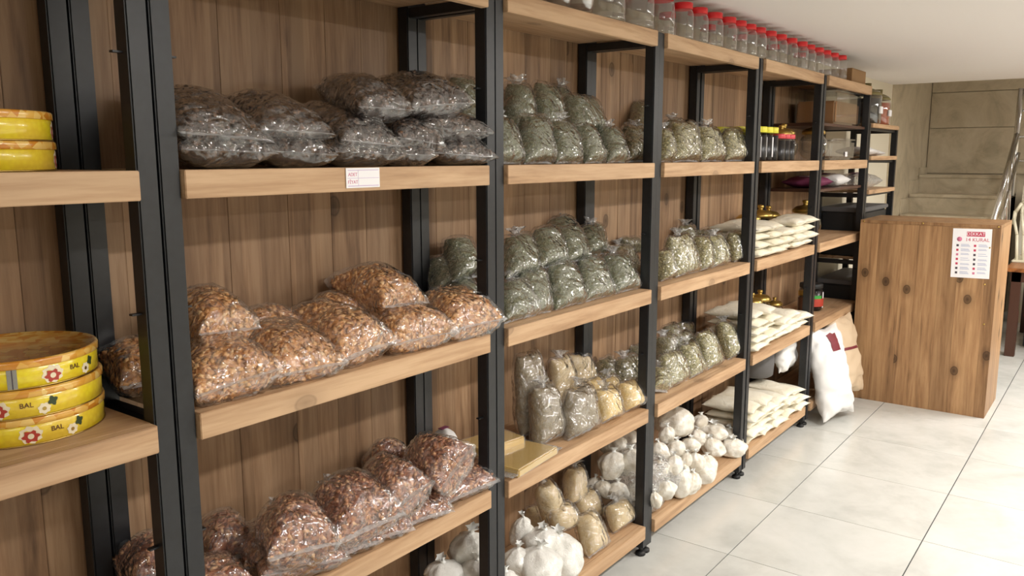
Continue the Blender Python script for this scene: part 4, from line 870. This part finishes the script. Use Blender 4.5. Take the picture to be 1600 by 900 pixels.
for zi, nm, cols in ((2, 'upper', [4, 4, 3, 4, 4]), (3, 'middle', [5, 5, 3, 3, 2]), (4, 'lowest', [5, 5, 4, 4, 3])):
    for c, nl in enumerate(cols):
        for l_ in range(nl):
            x = 3.945 + c * .176 + random.uniform(-.008, .008)
            z = ZS[zi] + .0005 + l_ * .0395
            ln = 'top' if l_ == nl - 1 else lay[l_]
            t = thing('flour_packet', f'beige packet in the {names[c]} pile from left, {ln} layer, {nm} packet shelf', 'packet', (x, random.uniform(-.025, .015), z), random.uniform(-.06, .06) * (1 + (l_ == nl - 1) * 2.2), f'beige packets on the {nm} packet shelf')
            me, sm = PK[random.randrange(6)]
            t.scale = (1, .66 if c >= 2 and zi < 4 else 1, 1)
            if l_ == nl - 1: t.rotation_euler[0] = math.radians(random.uniform(0, 5))
            link('packet_body', me, t); link('seal', sm, t)

# ------------------------------------------------------------------ jars
def clear_jar(x, y, label, r=.043, h=.15, mat='red_lid', z=2.0225, group='clear jars with red lids'):
    t = thing('clear_jar', label, 'jar', (x, y, z), random.uniform(0, 3), group)
    lathe('body', [(0, .004), (r * .8, .003), (r * .93, 0), (r, .006), (r, h * .16), (r * .975, h * .18), (r, h * .2), (r, h * .66), (r * .93, h * .76), (r * .78, h * .82), (r * .78, h * .86)], M['pet'], t, seg=20)
    lathe('lid', [(r * .86, h * .83), (r * .88, h * .835), (r * .88, h * .985), (r * .83, h), (0, h)], M[mat], t, seg=20)
    return t
wn = ['first', 'second', 'third', 'fourth', 'fifth', 'sixth', 'seventh', 'eighth', 'ninth', 'tenth', 'eleventh', 'twelfth', 'thirteenth', 'fourteenth', 'fifteenth', 'sixteenth', 'seventeenth', 'eighteenth', 'nineteenth', 'twentieth', 'twenty-first', 'twenty-second']
JX = [3.07, 3.21, 3.355, 3.5, 3.62, 3.74, 3.86, 4.0, 4.14, 4.3, 4.46, 4.61, 4.76, 4.9, 5.05, 5.2]
for i, x in enumerate(JX):
    clear_jar(x, .055 + random.uniform(-.004, .004), f'clear empty jar with red lid, {wn[i]} from left in the long row on top', .045, .142)
for i, x in enumerate(JX[1::3]):
    clear_jar(x + .02, .2, f'clear empty jar with red lid, {wn[i]} from left behind the long row', .039, .142, group='second row of clear jars')
for i, x in enumerate((2.52, 2.73, 2.91)):
    clear_jar(x, .085 if i < 2 else .07, f'large wide clear jar with red lid, {wn[i]} from left on the top shelf', .075 if i < 2 else .055, .155, group='large clear jars')
for i in range(8):
    t = thing('deli_cup', f'stack of clear plastic cups on the top shelf, {wn[i]} stack from left', 'cup', (1.96 + (i % 4) * .13, .075 + (i // 4) * .13, 2.0225), 0, 'clear cup stacks')
    for q in range(4):
        z = q * .012
        lathe('cup', [(.04, z), (.042, z + .002), (.054, z + .092), (.058, z + .094), (.058, z + .097), (.053, z + .095)], M['pet'], t, seg=22)
box_o = thing('cardboard_box', 'brown cardboard box at the far end of the top shelf', 'box', (5.55, .13, 2.0225))
box('carton', (-.16, -.1, 0), (.16, .1, .085), M['cardboard'], box_o, .002)
box('flap', (-.16, -.1, .0852), (.16, -.004, .087), M['cardboard'], box_o)
box('flap', (-.16, .004, .0852), (.16, .1, .087), M['cardboard'], box_o)

def preserve_jar(x, y, z, label, lid, r=.036, h=.15, fill='dark_liquid', group='dark preserve jars'):
    t = thing('preserve_jar', label, 'jar', (x, y, z), random.uniform(0, 3), group)
    lathe('contents', [(r * .9, .004), (r * .93, .006), (r * .93, h * .76), (0, h * .765)], M[fill], t, seg=18)
    lathe('glass', [(r * .9, 0), (r, .003), (r, h * .72), (r * .9, h * .82), (r * .8, h * .84)], M['glass_dark'], t, seg=18)
    box('label_strip', (-.004, -r - .001, h * .12), (.008, -r + .002, h * .7), M['paper'], t)
    lathe('lid', [(r * .9, h * .83), (r * .94, h * .84), (r * .94, h * .985), (r * .88, h), (0, h)], M[lid], t, seg=18)
    return t
jx = [3.885, 3.965, 4.045, 4.125]
for i, x in enumerate(jx):
    preserve_jar(x, .06, 1.5535, f'dark jar with yellow lid, {wn[i]} from left in front row', 'yellow_lid', .037, .165)
    preserve_jar(x + .01, .145, 1.5535, f'dark jar with yellow lid, {wn[i]} from left in middle row', 'yellow_lid', .037, .165)
    preserve_jar(x, .23, 1.5535, f'dark jar with yellow lid, {wn[i]} from left in back row', 'yellow_lid', .037, .165)
for i, x in enumerate((4.21, 4.285, 4.36)):
    preserve_jar(x, .05, 1.5535, f'dark jar with red lid and pale label, {wn[i]} from left in front row', 'pink_lid', .034, .135)
def globe_jar(x, y, z, label, r=.075, fill=None, lid='gold', group='round glass jars with metal lids'):
    t = thing('globe_jar', label, 'jar', (x, y, z), 0, group)
    prof = [(r * .5, 0)] + [(r * math.cos(a), r * .93 + r * .95 * math.sin(a)) for a in [math.radians(-70 + 14 * i) for i in range(10)]] + [(r * .5, r * 1.82)]
    lathe('glass', prof, M['glass'], t, seg=26)
    if fill:
        pf = [(r * .45, .003)] + [(r * .95 * math.cos(a), r * .93 + r * .9 * math.sin(a)) for a in [math.radians(-68 + 14 * i) for i in range(7)]]
        pf.append((0, pf[-1][1])); lathe('contents', pf, M[fill], t, seg=26)
    lathe('lid', [(r * .7, r * 1.72), (r * .78, r * 1.76), (r * .78, r * 1.92), (r * .55, r * 2.12), (r * .16, r * 2.2), (r * .12, r * 2.28), (r * .2, r * 2.38), (r * .18, r * 2.5), (0, r * 2.54)], M[lid], t, seg=26)
    return t
gj = 0
for x, y, z, r, fl_, lab in ((4.47, .13, 1.5535, .075, None, 'round glass jar with gold lid right of the red lidded jars'), (4.63, .17, 1.5535, .08, None, 'round glass jar with gold lid behind the fifth front post'),
        (4.3, .25, 1.5535, .07, 'brown_jar', 'brown round jar with knob lid behind the yellow lids'),
        (4.93, .1, 1.5535, .085, None, 'big round glass jar right of the fifth post, upper shelf'),
        (4.36, .25, 1.0825, .085, 'brown_jar', 'round jar with gold lid behind upper packets, left one'), (4.53, .245, 1.0825, .09, None, 'round jar with gold lid behind upper packets, middle one'), (4.67, .25, 1.0825, .085, None, 'round jar with gold lid behind upper packets, right one'),
        (4.95, .13, 1.0825, .095, None, 'large round glass jar with gold lid right of the upper packets'),
        (4.35, .28, .6155, .08, 'brown_jar', 'gold lidded jar behind middle packets, leftmost'), (4.48, .29, .6155, .08, 'brown_jar', 'gold lidded jar behind middle packets, second from left'), (4.61, .29, .6155, .08, 'brown_jar', 'gold lidded jar behind middle packets, third from left'), (4.7, .2, .6155, .06, None, 'gold lidded jar behind middle packets, rightmost')):
    globe_jar(x, min(y, .335 - r), z, lab, r, fl_)
preserve_jar(4.93, .1, .6155, 'slim glass jar with gold lid beside the fifth front post, lower', 'gold', .04, .17, 'brown_jar', 'jars beside the counter')
t = preserve_jar(5.25, .16, .6155, 'wide dark jar with red and green label beside the counter', 'black_rubber', .075, .17, 'dark_liquid', 'jars beside the counter')
curved_patch('picture_label', .075, 3.2, 4.9, .03, .08, M['red_print'], t, .002); curved_patch('picture_label', .075, 3.7, 4.4, .08, .1, M['green_plastic'], t, .002)
t.rotation_euler[2] = 0
# clear tub above the thin shelf
t = thing('plastic_tub', 'large clear tub with amber contents on the thin upper shelf', 'tub', (5.45, .17, 1.7655))
bm = bmesh.new(); box_bm(bm, (-.28, -.12, 0), (.28, .13, .2), .012); bm_obj('tub_body', bm, M['glass'], t)
box('contents', (-.265, -.11, .006), (.265, .12, .14), M['amber'], t, .01)
box('lid', (-.285, -.125, .2), (.285, .135, .212), M['pet'], t, .003)
t = thing('plastic_tub', 'clear lidded tub on the upper shelf beside the counter', 'tub', (5.38, .17, 1.5535))
bm = bmesh.new(); box_bm(bm, (-.25, -.12, 0), (.25, .12, .12), .012); bm_obj('tub_body', bm, M['pet'], t)
box('lid', (-.255, -.125, .12), (.255, .125, .13), M['pet'], t, .003)
box('tag', (.02, -.126, .02), (.07, -.1245, .05), M['paper'], t)
def soft_packet(x, y, z, W_, L_, T_, mat, label, cat='bag', rz=0, group=None, rx=0):
    V, F, *_ = pillow(np.array([-0, -L_ / 2, T_ / 2]), np.array([0, L_ / 2, T_ / 2]), np.array([1., 0, 0]), W_, L_, T_, 'seal', int(x * 100), 28, 20, 1, 0, .008, .003, 0)
    t = thing('soft_packet', label, cat, (x, y, z), rz, group); t.rotation_euler[0] = rx
    link('wrapper', mesh_np('wrapper', V, F), t, (0, 0, 0), mat)
    box('printed_band', (-W_ * .3, -L_ * .12, T_ * .985), (W_ * .3, L_ * .12, T_ * 1.01), M['purple'] if mat is not M['purple'] else M['paper'], t, .001)
    return t
soft_packet(5.1, .17, 1.3885, .3, .22, .07, M['purple'], 'purple and white packet on the thin lower shelf, left one')
soft_packet(5.45, .16, 1.3885, .3, .22, .08, M['white_sack'], 'purple and white packet on the thin lower shelf, right one')
soft_packet(6.05, .14, 1.5785, .3, .22, .06, M['white_sack'], 'white folded bag on the middle board of the open unit')
soft_packet(6.35, .15, 1.5785, .24, .2, .04, M['white_sack'], 'flat white bag at the right of the open unit')
soft_packet(6.1, .14, 1.3525, .4, .24, .11, M['film_soft'], 'clear plastic bag on the lowest visible board of the open unit')
for z, h_, lb in ((.9005, .3, 'dark storage box on the open unit behind the counter, upper one'), (.3005, .4, 'dark storage box on the open unit behind the counter, lower one')):
    t = thing('storage_box', lb, 'box', (6.22, .17, z))
    box('box_body', (-.34, -.13, 0), (.34, .14, h_), M['black_plastic'], t, .01); box('lid', (-.35, -.14, h_ + .0005), (.35, .15, h_ + .03), M['grey_sack'], t, .006)
# jars on the open unit
def big_jar(x, y, z, r, h, fill, lidm, label):
    t = thing('storage_jar', label, 'jar', (x, y, z), 0, 'jars on the open unit')
    lathe('contents', [(r * .92, .004), (r * .94, .01), (r * .94, h * .62), (0, h * .625)], M[fill], t, seg=24)
    lathe('glass', [(r * .9, 0), (r, .006), (r, h * .66), (r * .86, h * .74), (r * .84, h * .8)], M['glass'], t, seg=24)
    lathe('lid', [(r * .96, h * .7), (r * .98, h * .72), (r * .8, h * .8), (r * .45, h * .86), (r * .3, h * .88), (r * .3, h), (0, h)], M[lidm], t, seg=24)
    box('tag', (-.035, -r - .003, h * .25), (.035, -r + .006, h * .42), M['paper'], t)
    return t
big_jar(6.02, .1, 1.7925, .105, .27, 'dark_liquid', 'olive_lid', 'big jar of dark preserves with an olive lid and paper tag')
big_jar(6.36, .1, 1.7925, .085, .25, 'orange_jar', 'olive_lid', 'jar with orange contents and olive lid at the end of the open unit')

# ------------------------------------------------------------------ wrapped yellow blocks in second bay
def block(x0, x1, y0, y1, z0, h, label, rz):
    cx, cy = (x0 + x1) / 2, (y0 + y1) / 2
    t = thing('wrapped_block', label, 'block', (cx, cy, z0), rz)
    a, b = (x1 - x0) / 2, (y1 - y0) / 2
    box('block_body', (-a, -b, .001), (a, b, h), M['wax'], t, .003)
    box('wrapper', (-a - .004, -b - .004, 0), (a + .004, b + .004, h + .003), M['pet'], t, .006)
    for sx in (-1, 1): box('wrapper_flap', (min(sx * a, sx * (a + .035)), -b, h * .45), (max(sx * a, sx * (a + .035)), b, h * .45 + .001), M['film_soft'], t)
M['wax'] = plain('yellow_wax', srgb(206, 172, 100), .5, bump=(30, .2))
block(1.90, 2.14, .0, .15, .6155, .026, 'flat yellow block in clear wrap lying on the shelf edge', .08)
block(1.93, 2.12, .13, .25, .6155, .05, 'thicker yellow block leaning behind the flat one', -.15)
soft_packet(1.905, .29, .6155, .06, .08, .1, M['white_sack'], 'small white bag behind the fourth post, beside the yellow blocks')

# big clear sack around the salt bags
def big_clear():
    V, F, *_ = pillow(np.array([2.99, .02, .16]), np.array([2.97, .31, .30]), np.array([1., 0, 0]), .3, .3, .26, 'tied', 3, 60, 40, 1, 0, .03, .006, .137)
    V[:, 1] = np.minimum(V[:, 1], .338)
    o = np.array([2.98, .17, .137])
    t = thing('big_clear_sack', 'big clear sack full of small white bags behind the third post', 'bag', o.tolist())
    link('film', mesh_np('film', V - o, F), t, (0, 0, 0), M['film_soft'])
big_clear()

# ------------------------------------------------------------------ sacks hanging out of the bottom of the last bay
def floppy(x, y, z, Wd, L_, T_, tilt, rz, mat, label, band=None):
    t = thing('pillow_sack', label, 'sack', (x, y, z), rz, 'sacks in the bottom of the last bay')
    t.rotation_euler[0] = tilt
    V, F, *_ = pillow(np.array([0, 0, 0.]), np.array([0, 0, L_]), np.array([1., 0, 0]), Wd, L_, T_, 'seal', int(x * 77), 40, 36, 1.2, 0, .02, .006)
    link('cover', mesh_np('cover', V, F), t, (0, 0, 0), mat)
    if band:
        Vb, Fb, *_ = pillow(np.array([0, 0, 0.]), np.array([0, 0, L_]), np.array([1., 0, 0]), Wd, L_, T_ + .004, 'seal', int(x * 77), 40, 36, 1.2, .0015, .02, .006)
        keep = [f for f in Fb.tolist() if band[0] < Vb[f][:, 2].mean() / L_ < band[1] and band[2] < Vb[f][:, 0].mean() / Wd < band[3]]
        link('printed_band', mesh_np('printed_band', Vb, keep), t, (0, 0, 0), M['maroon'])
floppy(5.0, -.12, .03, .34, .55, .15, math.radians(-16), math.radians(-14), M['white_sack'], 'white sack with maroon print leaning out of the last bay', (.72, .9, -.1, .18))
floppy(5.3, -.1, .10, .3, .5, .12, math.radians(-14), math.radians(-16), M['beige_sack'], 'pale peach sack behind the white one, next to the counter', (.55, .6, -.3, .3))
floppy(4.72, .12, .34, .24, .25, .1, math.radians(-6), 0, M['white_sack'], 'white ribbed sack standing behind the lowest packets')
t = thing('grey_drum', 'dark grey round drum behind the lowest beige packets', 'drum', (4.5, .225, .34))
lathe('shell', [(.085, 0), (.1, .01), (.105, .08), (.1, .17), (.09, .19)], M['grey_sack'], t); lathe('lid', [(.092, .19), (.092, .2), (0, .205)], M['grey_sack'], t)

# ------------------------------------------------------------------ counter end
CX0, CX1, CY0, CY1, CH = 5.574, 6.09, -.815, -.03, 1.175
t = thing('wooden_counter', 'tall knotty wooden counter with a rule sheet on its side', 'counter', ((CX0 + CX1) / 2, (CY0 + CY1) / 2, 0))
def cb(nm, a, b, mat='counter_wood', bev=.0015):
    return box(nm, (a[0] - (CX0 + CX1) / 2, a[1] - (CY0 + CY1) / 2, a[2]), (b[0] - (CX0 + CX1) / 2, b[1] - (CY0 + CY1) / 2, b[2]), M[mat], t, bev)
yy = CY0; ws = [.06, .15, .1, .13, .09, .14, .115]
for w_ in ws:
    cb('plank', (CX0 + random.uniform(0, .0006), yy + .0002, 0), (CX0 + .02, min(yy + w_, CY1) - .0002, CH - .02), bev=.0006); yy += w_
cb('side_panel', (CX0 + .0205, CY0, 0), (CX1, CY0 + .02, CH - .02))
cb('side_panel', (CX0 + .0205, CY1 - .02, 0), (CX1, CY1, CH - .02))
cb('top', (CX0, CY0, CH - .0195), (CX1, CY1, CH))
for y, z in ((CY0 + .015, 1.165), (CY0 + .05, 1.04), (CY0 + .06, .82), (CY0 + .045, .58), (CY1 - .02, 1.165), (CY0 + .42, 1.168)):
    b = lathe('screw', [(.0055, 0), (.005, .002), (0, .0025)], M['gold'], t, (CX0 - (CX0 + CX1) / 2 - .0001, y - (CY0 + CY1) / 2, z), 10); b.rotation_euler = (0, -math.pi / 2, 0)
# rule sheet
SY0, SY1, SZ0, SZ1 = (-.567, -.773, .852, 1.148)
t = thing('rule_sheet', 'white printed sheet of 14 rules taped to the wooden counter', 'poster', (CX0 - .0012, (SY0 + SY1) / 2, (SZ0 + SZ1) / 2))
t.rotation_euler = (math.radians(-1.2), 0, 0)
w2, h2 = abs(SY1 - SY0) / 2, (SZ1 - SZ0) / 2
box('paper', (-.0005, -w2, -h2), (.0005, w2, h2), M['paper'], t)
def pr(u, v): return (w2 - u * 2 * w2, h2 - v * 2 * h2)   # u from the viewer's left, v down
def patch(u0, v0, u1, v1, mat, nm='print_block', d=.0009):
    y0, z0 = pr(u0, v0); y1, z1 = pr(u1, v1); box(nm, (-d, min(y0, y1), min(z0, z1)), (-.0004, max(y0, y1), max(z0, z1)), M[mat], t)
ROT = (math.pi / 2, 0, -math.pi / 2)
patch(.36, .06, .83, .155, 'rose')
y, z = pr(.595, .108); text('lettering', 'DİKKAT', .026, M['paper'], t, (-.0011, y, z), ROT, .0002)
y, z = pr(.64, .225); text('lettering', '14 KURAL', .029, M['rose'], t, (-.0008, y, z), ROT, .0002)
b = lathe('emblem', [(.014, 0), (.014, .0006), (0, .0007)], M['pink'], t, (-.0006, *pr(.18, .215)), 20); b.rotation_euler = (0, -math.pi / 2, 0)
for rI in range(7):
    v = .32 + rI * .093
    for cI, u in enumerate((.1, .55)):
        patch(u + .01, v, u + .07, v + .045, ['ink', 'rose', 'pink', 'rose', 'rose', 'ink', 'ink'][(rI + cI * 3) % 7], 'pictogram')
        for q in range(3):
            if (rI + q + cI) % 5 == 4: continue
            patch(u + .13, v - .005 + q * .02, u + .33 + .02 * ((rI * 3 + q) % 3), v + .004 + q * .02, 'blue_grey', 'text_line')

# ------------------------------------------------------------------ stairs in the stairwell
t = thing('marble_stairs', 'beige marble steps rising behind the wooden counter', 'stairs', (9.2, -.3, 0))
for x0, z0, z1 in ((8.2, .35, .86), (8.55, .86, 1.03), (8.9, 1.03, 1.21), (9.3, 1.21, 1.39)):
    box('riser', (x0 - 9.2, -.17, 0), (9.67 - 9.2, .655, z1 - .03), M['marble'], t)
    box('tread', (x0 - 9.2 - .02, -.17, z1 - .03), (9.67 - 9.2, .655, z1), M['marble'], t, .004)
t2 = thing('stair_skirting', 'stepped cream skirting on the wall beside the marble steps', 'skirting', (9.0, .365, 0))
for x0, x1, z1 in ((8.15, 8.55, 1.0), (8.55, 8.9, 1.17), (8.9, 9.3, 1.34), (9.3, 9.66, 1.46)):
    box('skirting_board', (x0 - 9, -.012, 0.0), (x1 - 9, .0, z1), M['marble'], t2)
o = thing('wall_slab', 'polished beige marble slabs cladding the stairwell end wall', 'cladding', (9.67, -1, 1.4))
for z0, z1 in ((1.4, 1.86), (1.865, 2.22), (2.225, 3.2)):
    for y0, y1 in ((-2.5, -1.2), (-1.195, .36)):
        box('slab', (-.015, y0 + 1, z0 - 1.4), (.0, y1 + 1, z1 - 1.4), M['marble'], o, .002)
# handrail
structure(box('trim_2', (9.1, -2.4, 0), (9.2, -.58, 1.3), M['cream']))
t = thing('handrail', 'chrome tubular handrail beside the marble steps', 'handrail', (8.6, -.55, 0))
def hr(nm, p0, p1, r):
    bm = bmesh.new(); tube_bm(bm, [p0[0] - 8.6, p0[1] + .55, p0[2]], [p1[0] - 8.6, p1[1] + .55, p1[2]], r, 12); bm_obj(nm, bm, M['chrome'], t)
hr('rail', (9.0, -.5, 1.77), (7.95, -.49, 1.0), .024)
hr('rail', (9.0, -.53, 1.60), (7.95, -.52, .83), .014)
hr('newel_post', (9.0, -.5, 1.21), (9.02, -.5, 2.19), .026)
hr('baluster', (8.55, -.52, .9), (8.55, -.5, 1.44), .016)
hr('baluster', (8.75, -.52, 1.0), (8.75, -.5, 1.59), .012)
hr('landing_rail', (9.02, -.5, 2.17), (9.02, -1.6, 2.17), .022)
hr('landing_rail', (9.02, -.5, 1.99), (9.02, -1.6, 1.99), .01)
hr('landing_rail', (9.02, -.5, 1.75), (9.02, -1.6, 1.75), .01)
hr('landing_rail', (9.02, -.5, 1.53), (9.02, -1.6, 1.53), .01)

# ------------------------------------------------------------------ table, rack and crate on the right
t = thing('wooden_table', 'wooden table with dark legs behind the counter on the right', 'table', (8.07, -1.28, 0))
box('table_top', (-.62, -.62, .68), (.62, .62, .71), M['table_wood'], t, .003)
box('apron', (-.57, .56, .6), (.57, .58, .6795), M['dark_wood'], t)
box('apron', (-.585, -.56, .6), (-.565, .58, .6795), M['dark_wood'], t)
for sx in (-1, 1):
    for sy in (-1, 1):
        box('leg', (sx * .55 - .035, sy * .54 - .035, 0), (sx * .55 + .035, sy * .54 + .035, .6795), M['dark_wood'], t, .003)
t = thing('plastic_crate', 'black crate holding red and green packs under the table', 'crate', (8.12, -1.08, 0))
box('crate_body', (-.2, -.27, .0), (.2, .29, .25), M['black_plastic'], t, .01)
box('rim', (-.21, -.28, .25), (.21, .3, .29), M['red_plastic'], t, .012)
o = box('folded_cloth', (7.96, -1.32, .291), (8.3, -.8, .335), M['green_plastic'], None, .012)
setp(o, 'green folded pack lying on the black crate under the table', 'pack')
floppy(8.14, -1.05, .336, .34, .24, .12, 0, math.pi / 2 * .9, M['white_sack'], 'small white sack standing on the crate under the table')
t = thing('slatted_rack', 'cream plastic slatted rack with arched top standing on the wooden table', 'rack', (7.98, -.78, .7105))
box('base', (-.12, -.1, 0), (.3, .12, .02), M['white_plastic'], t, .006)
def slat(y0, y1, zt, w=.012):
    bm = bmesh.new()
    pts = [(-.06, y0, .018), (-.03, y0 * .7 + y1 * .3, .22), (.03, y1, zt - .06), (.06, y1, zt)]
    for a, b in zip(pts, pts[1:]): tube_bm(bm, a, b, w, 8)
    bm_obj('slat', bm, M['white_plastic'], t)
for y in (-.09, -.045, 0, .045, .09): slat(y, y * 1.15 + .04, .5 - abs(y) * 1.0)
bm = bmesh.new()
pts = [(.06, -.07, .38), (.06, -.04, .46), (.06, .0, .5), (.06, .05, .51), (.06, .1, .48), (.06, .14, .4), (.06, .15, .3)]
for a, b in zip(pts, pts[1:]): tube_bm(bm, a, b, .014, 8)
bm_obj('top_rail', bm, M['white_plastic'], t)
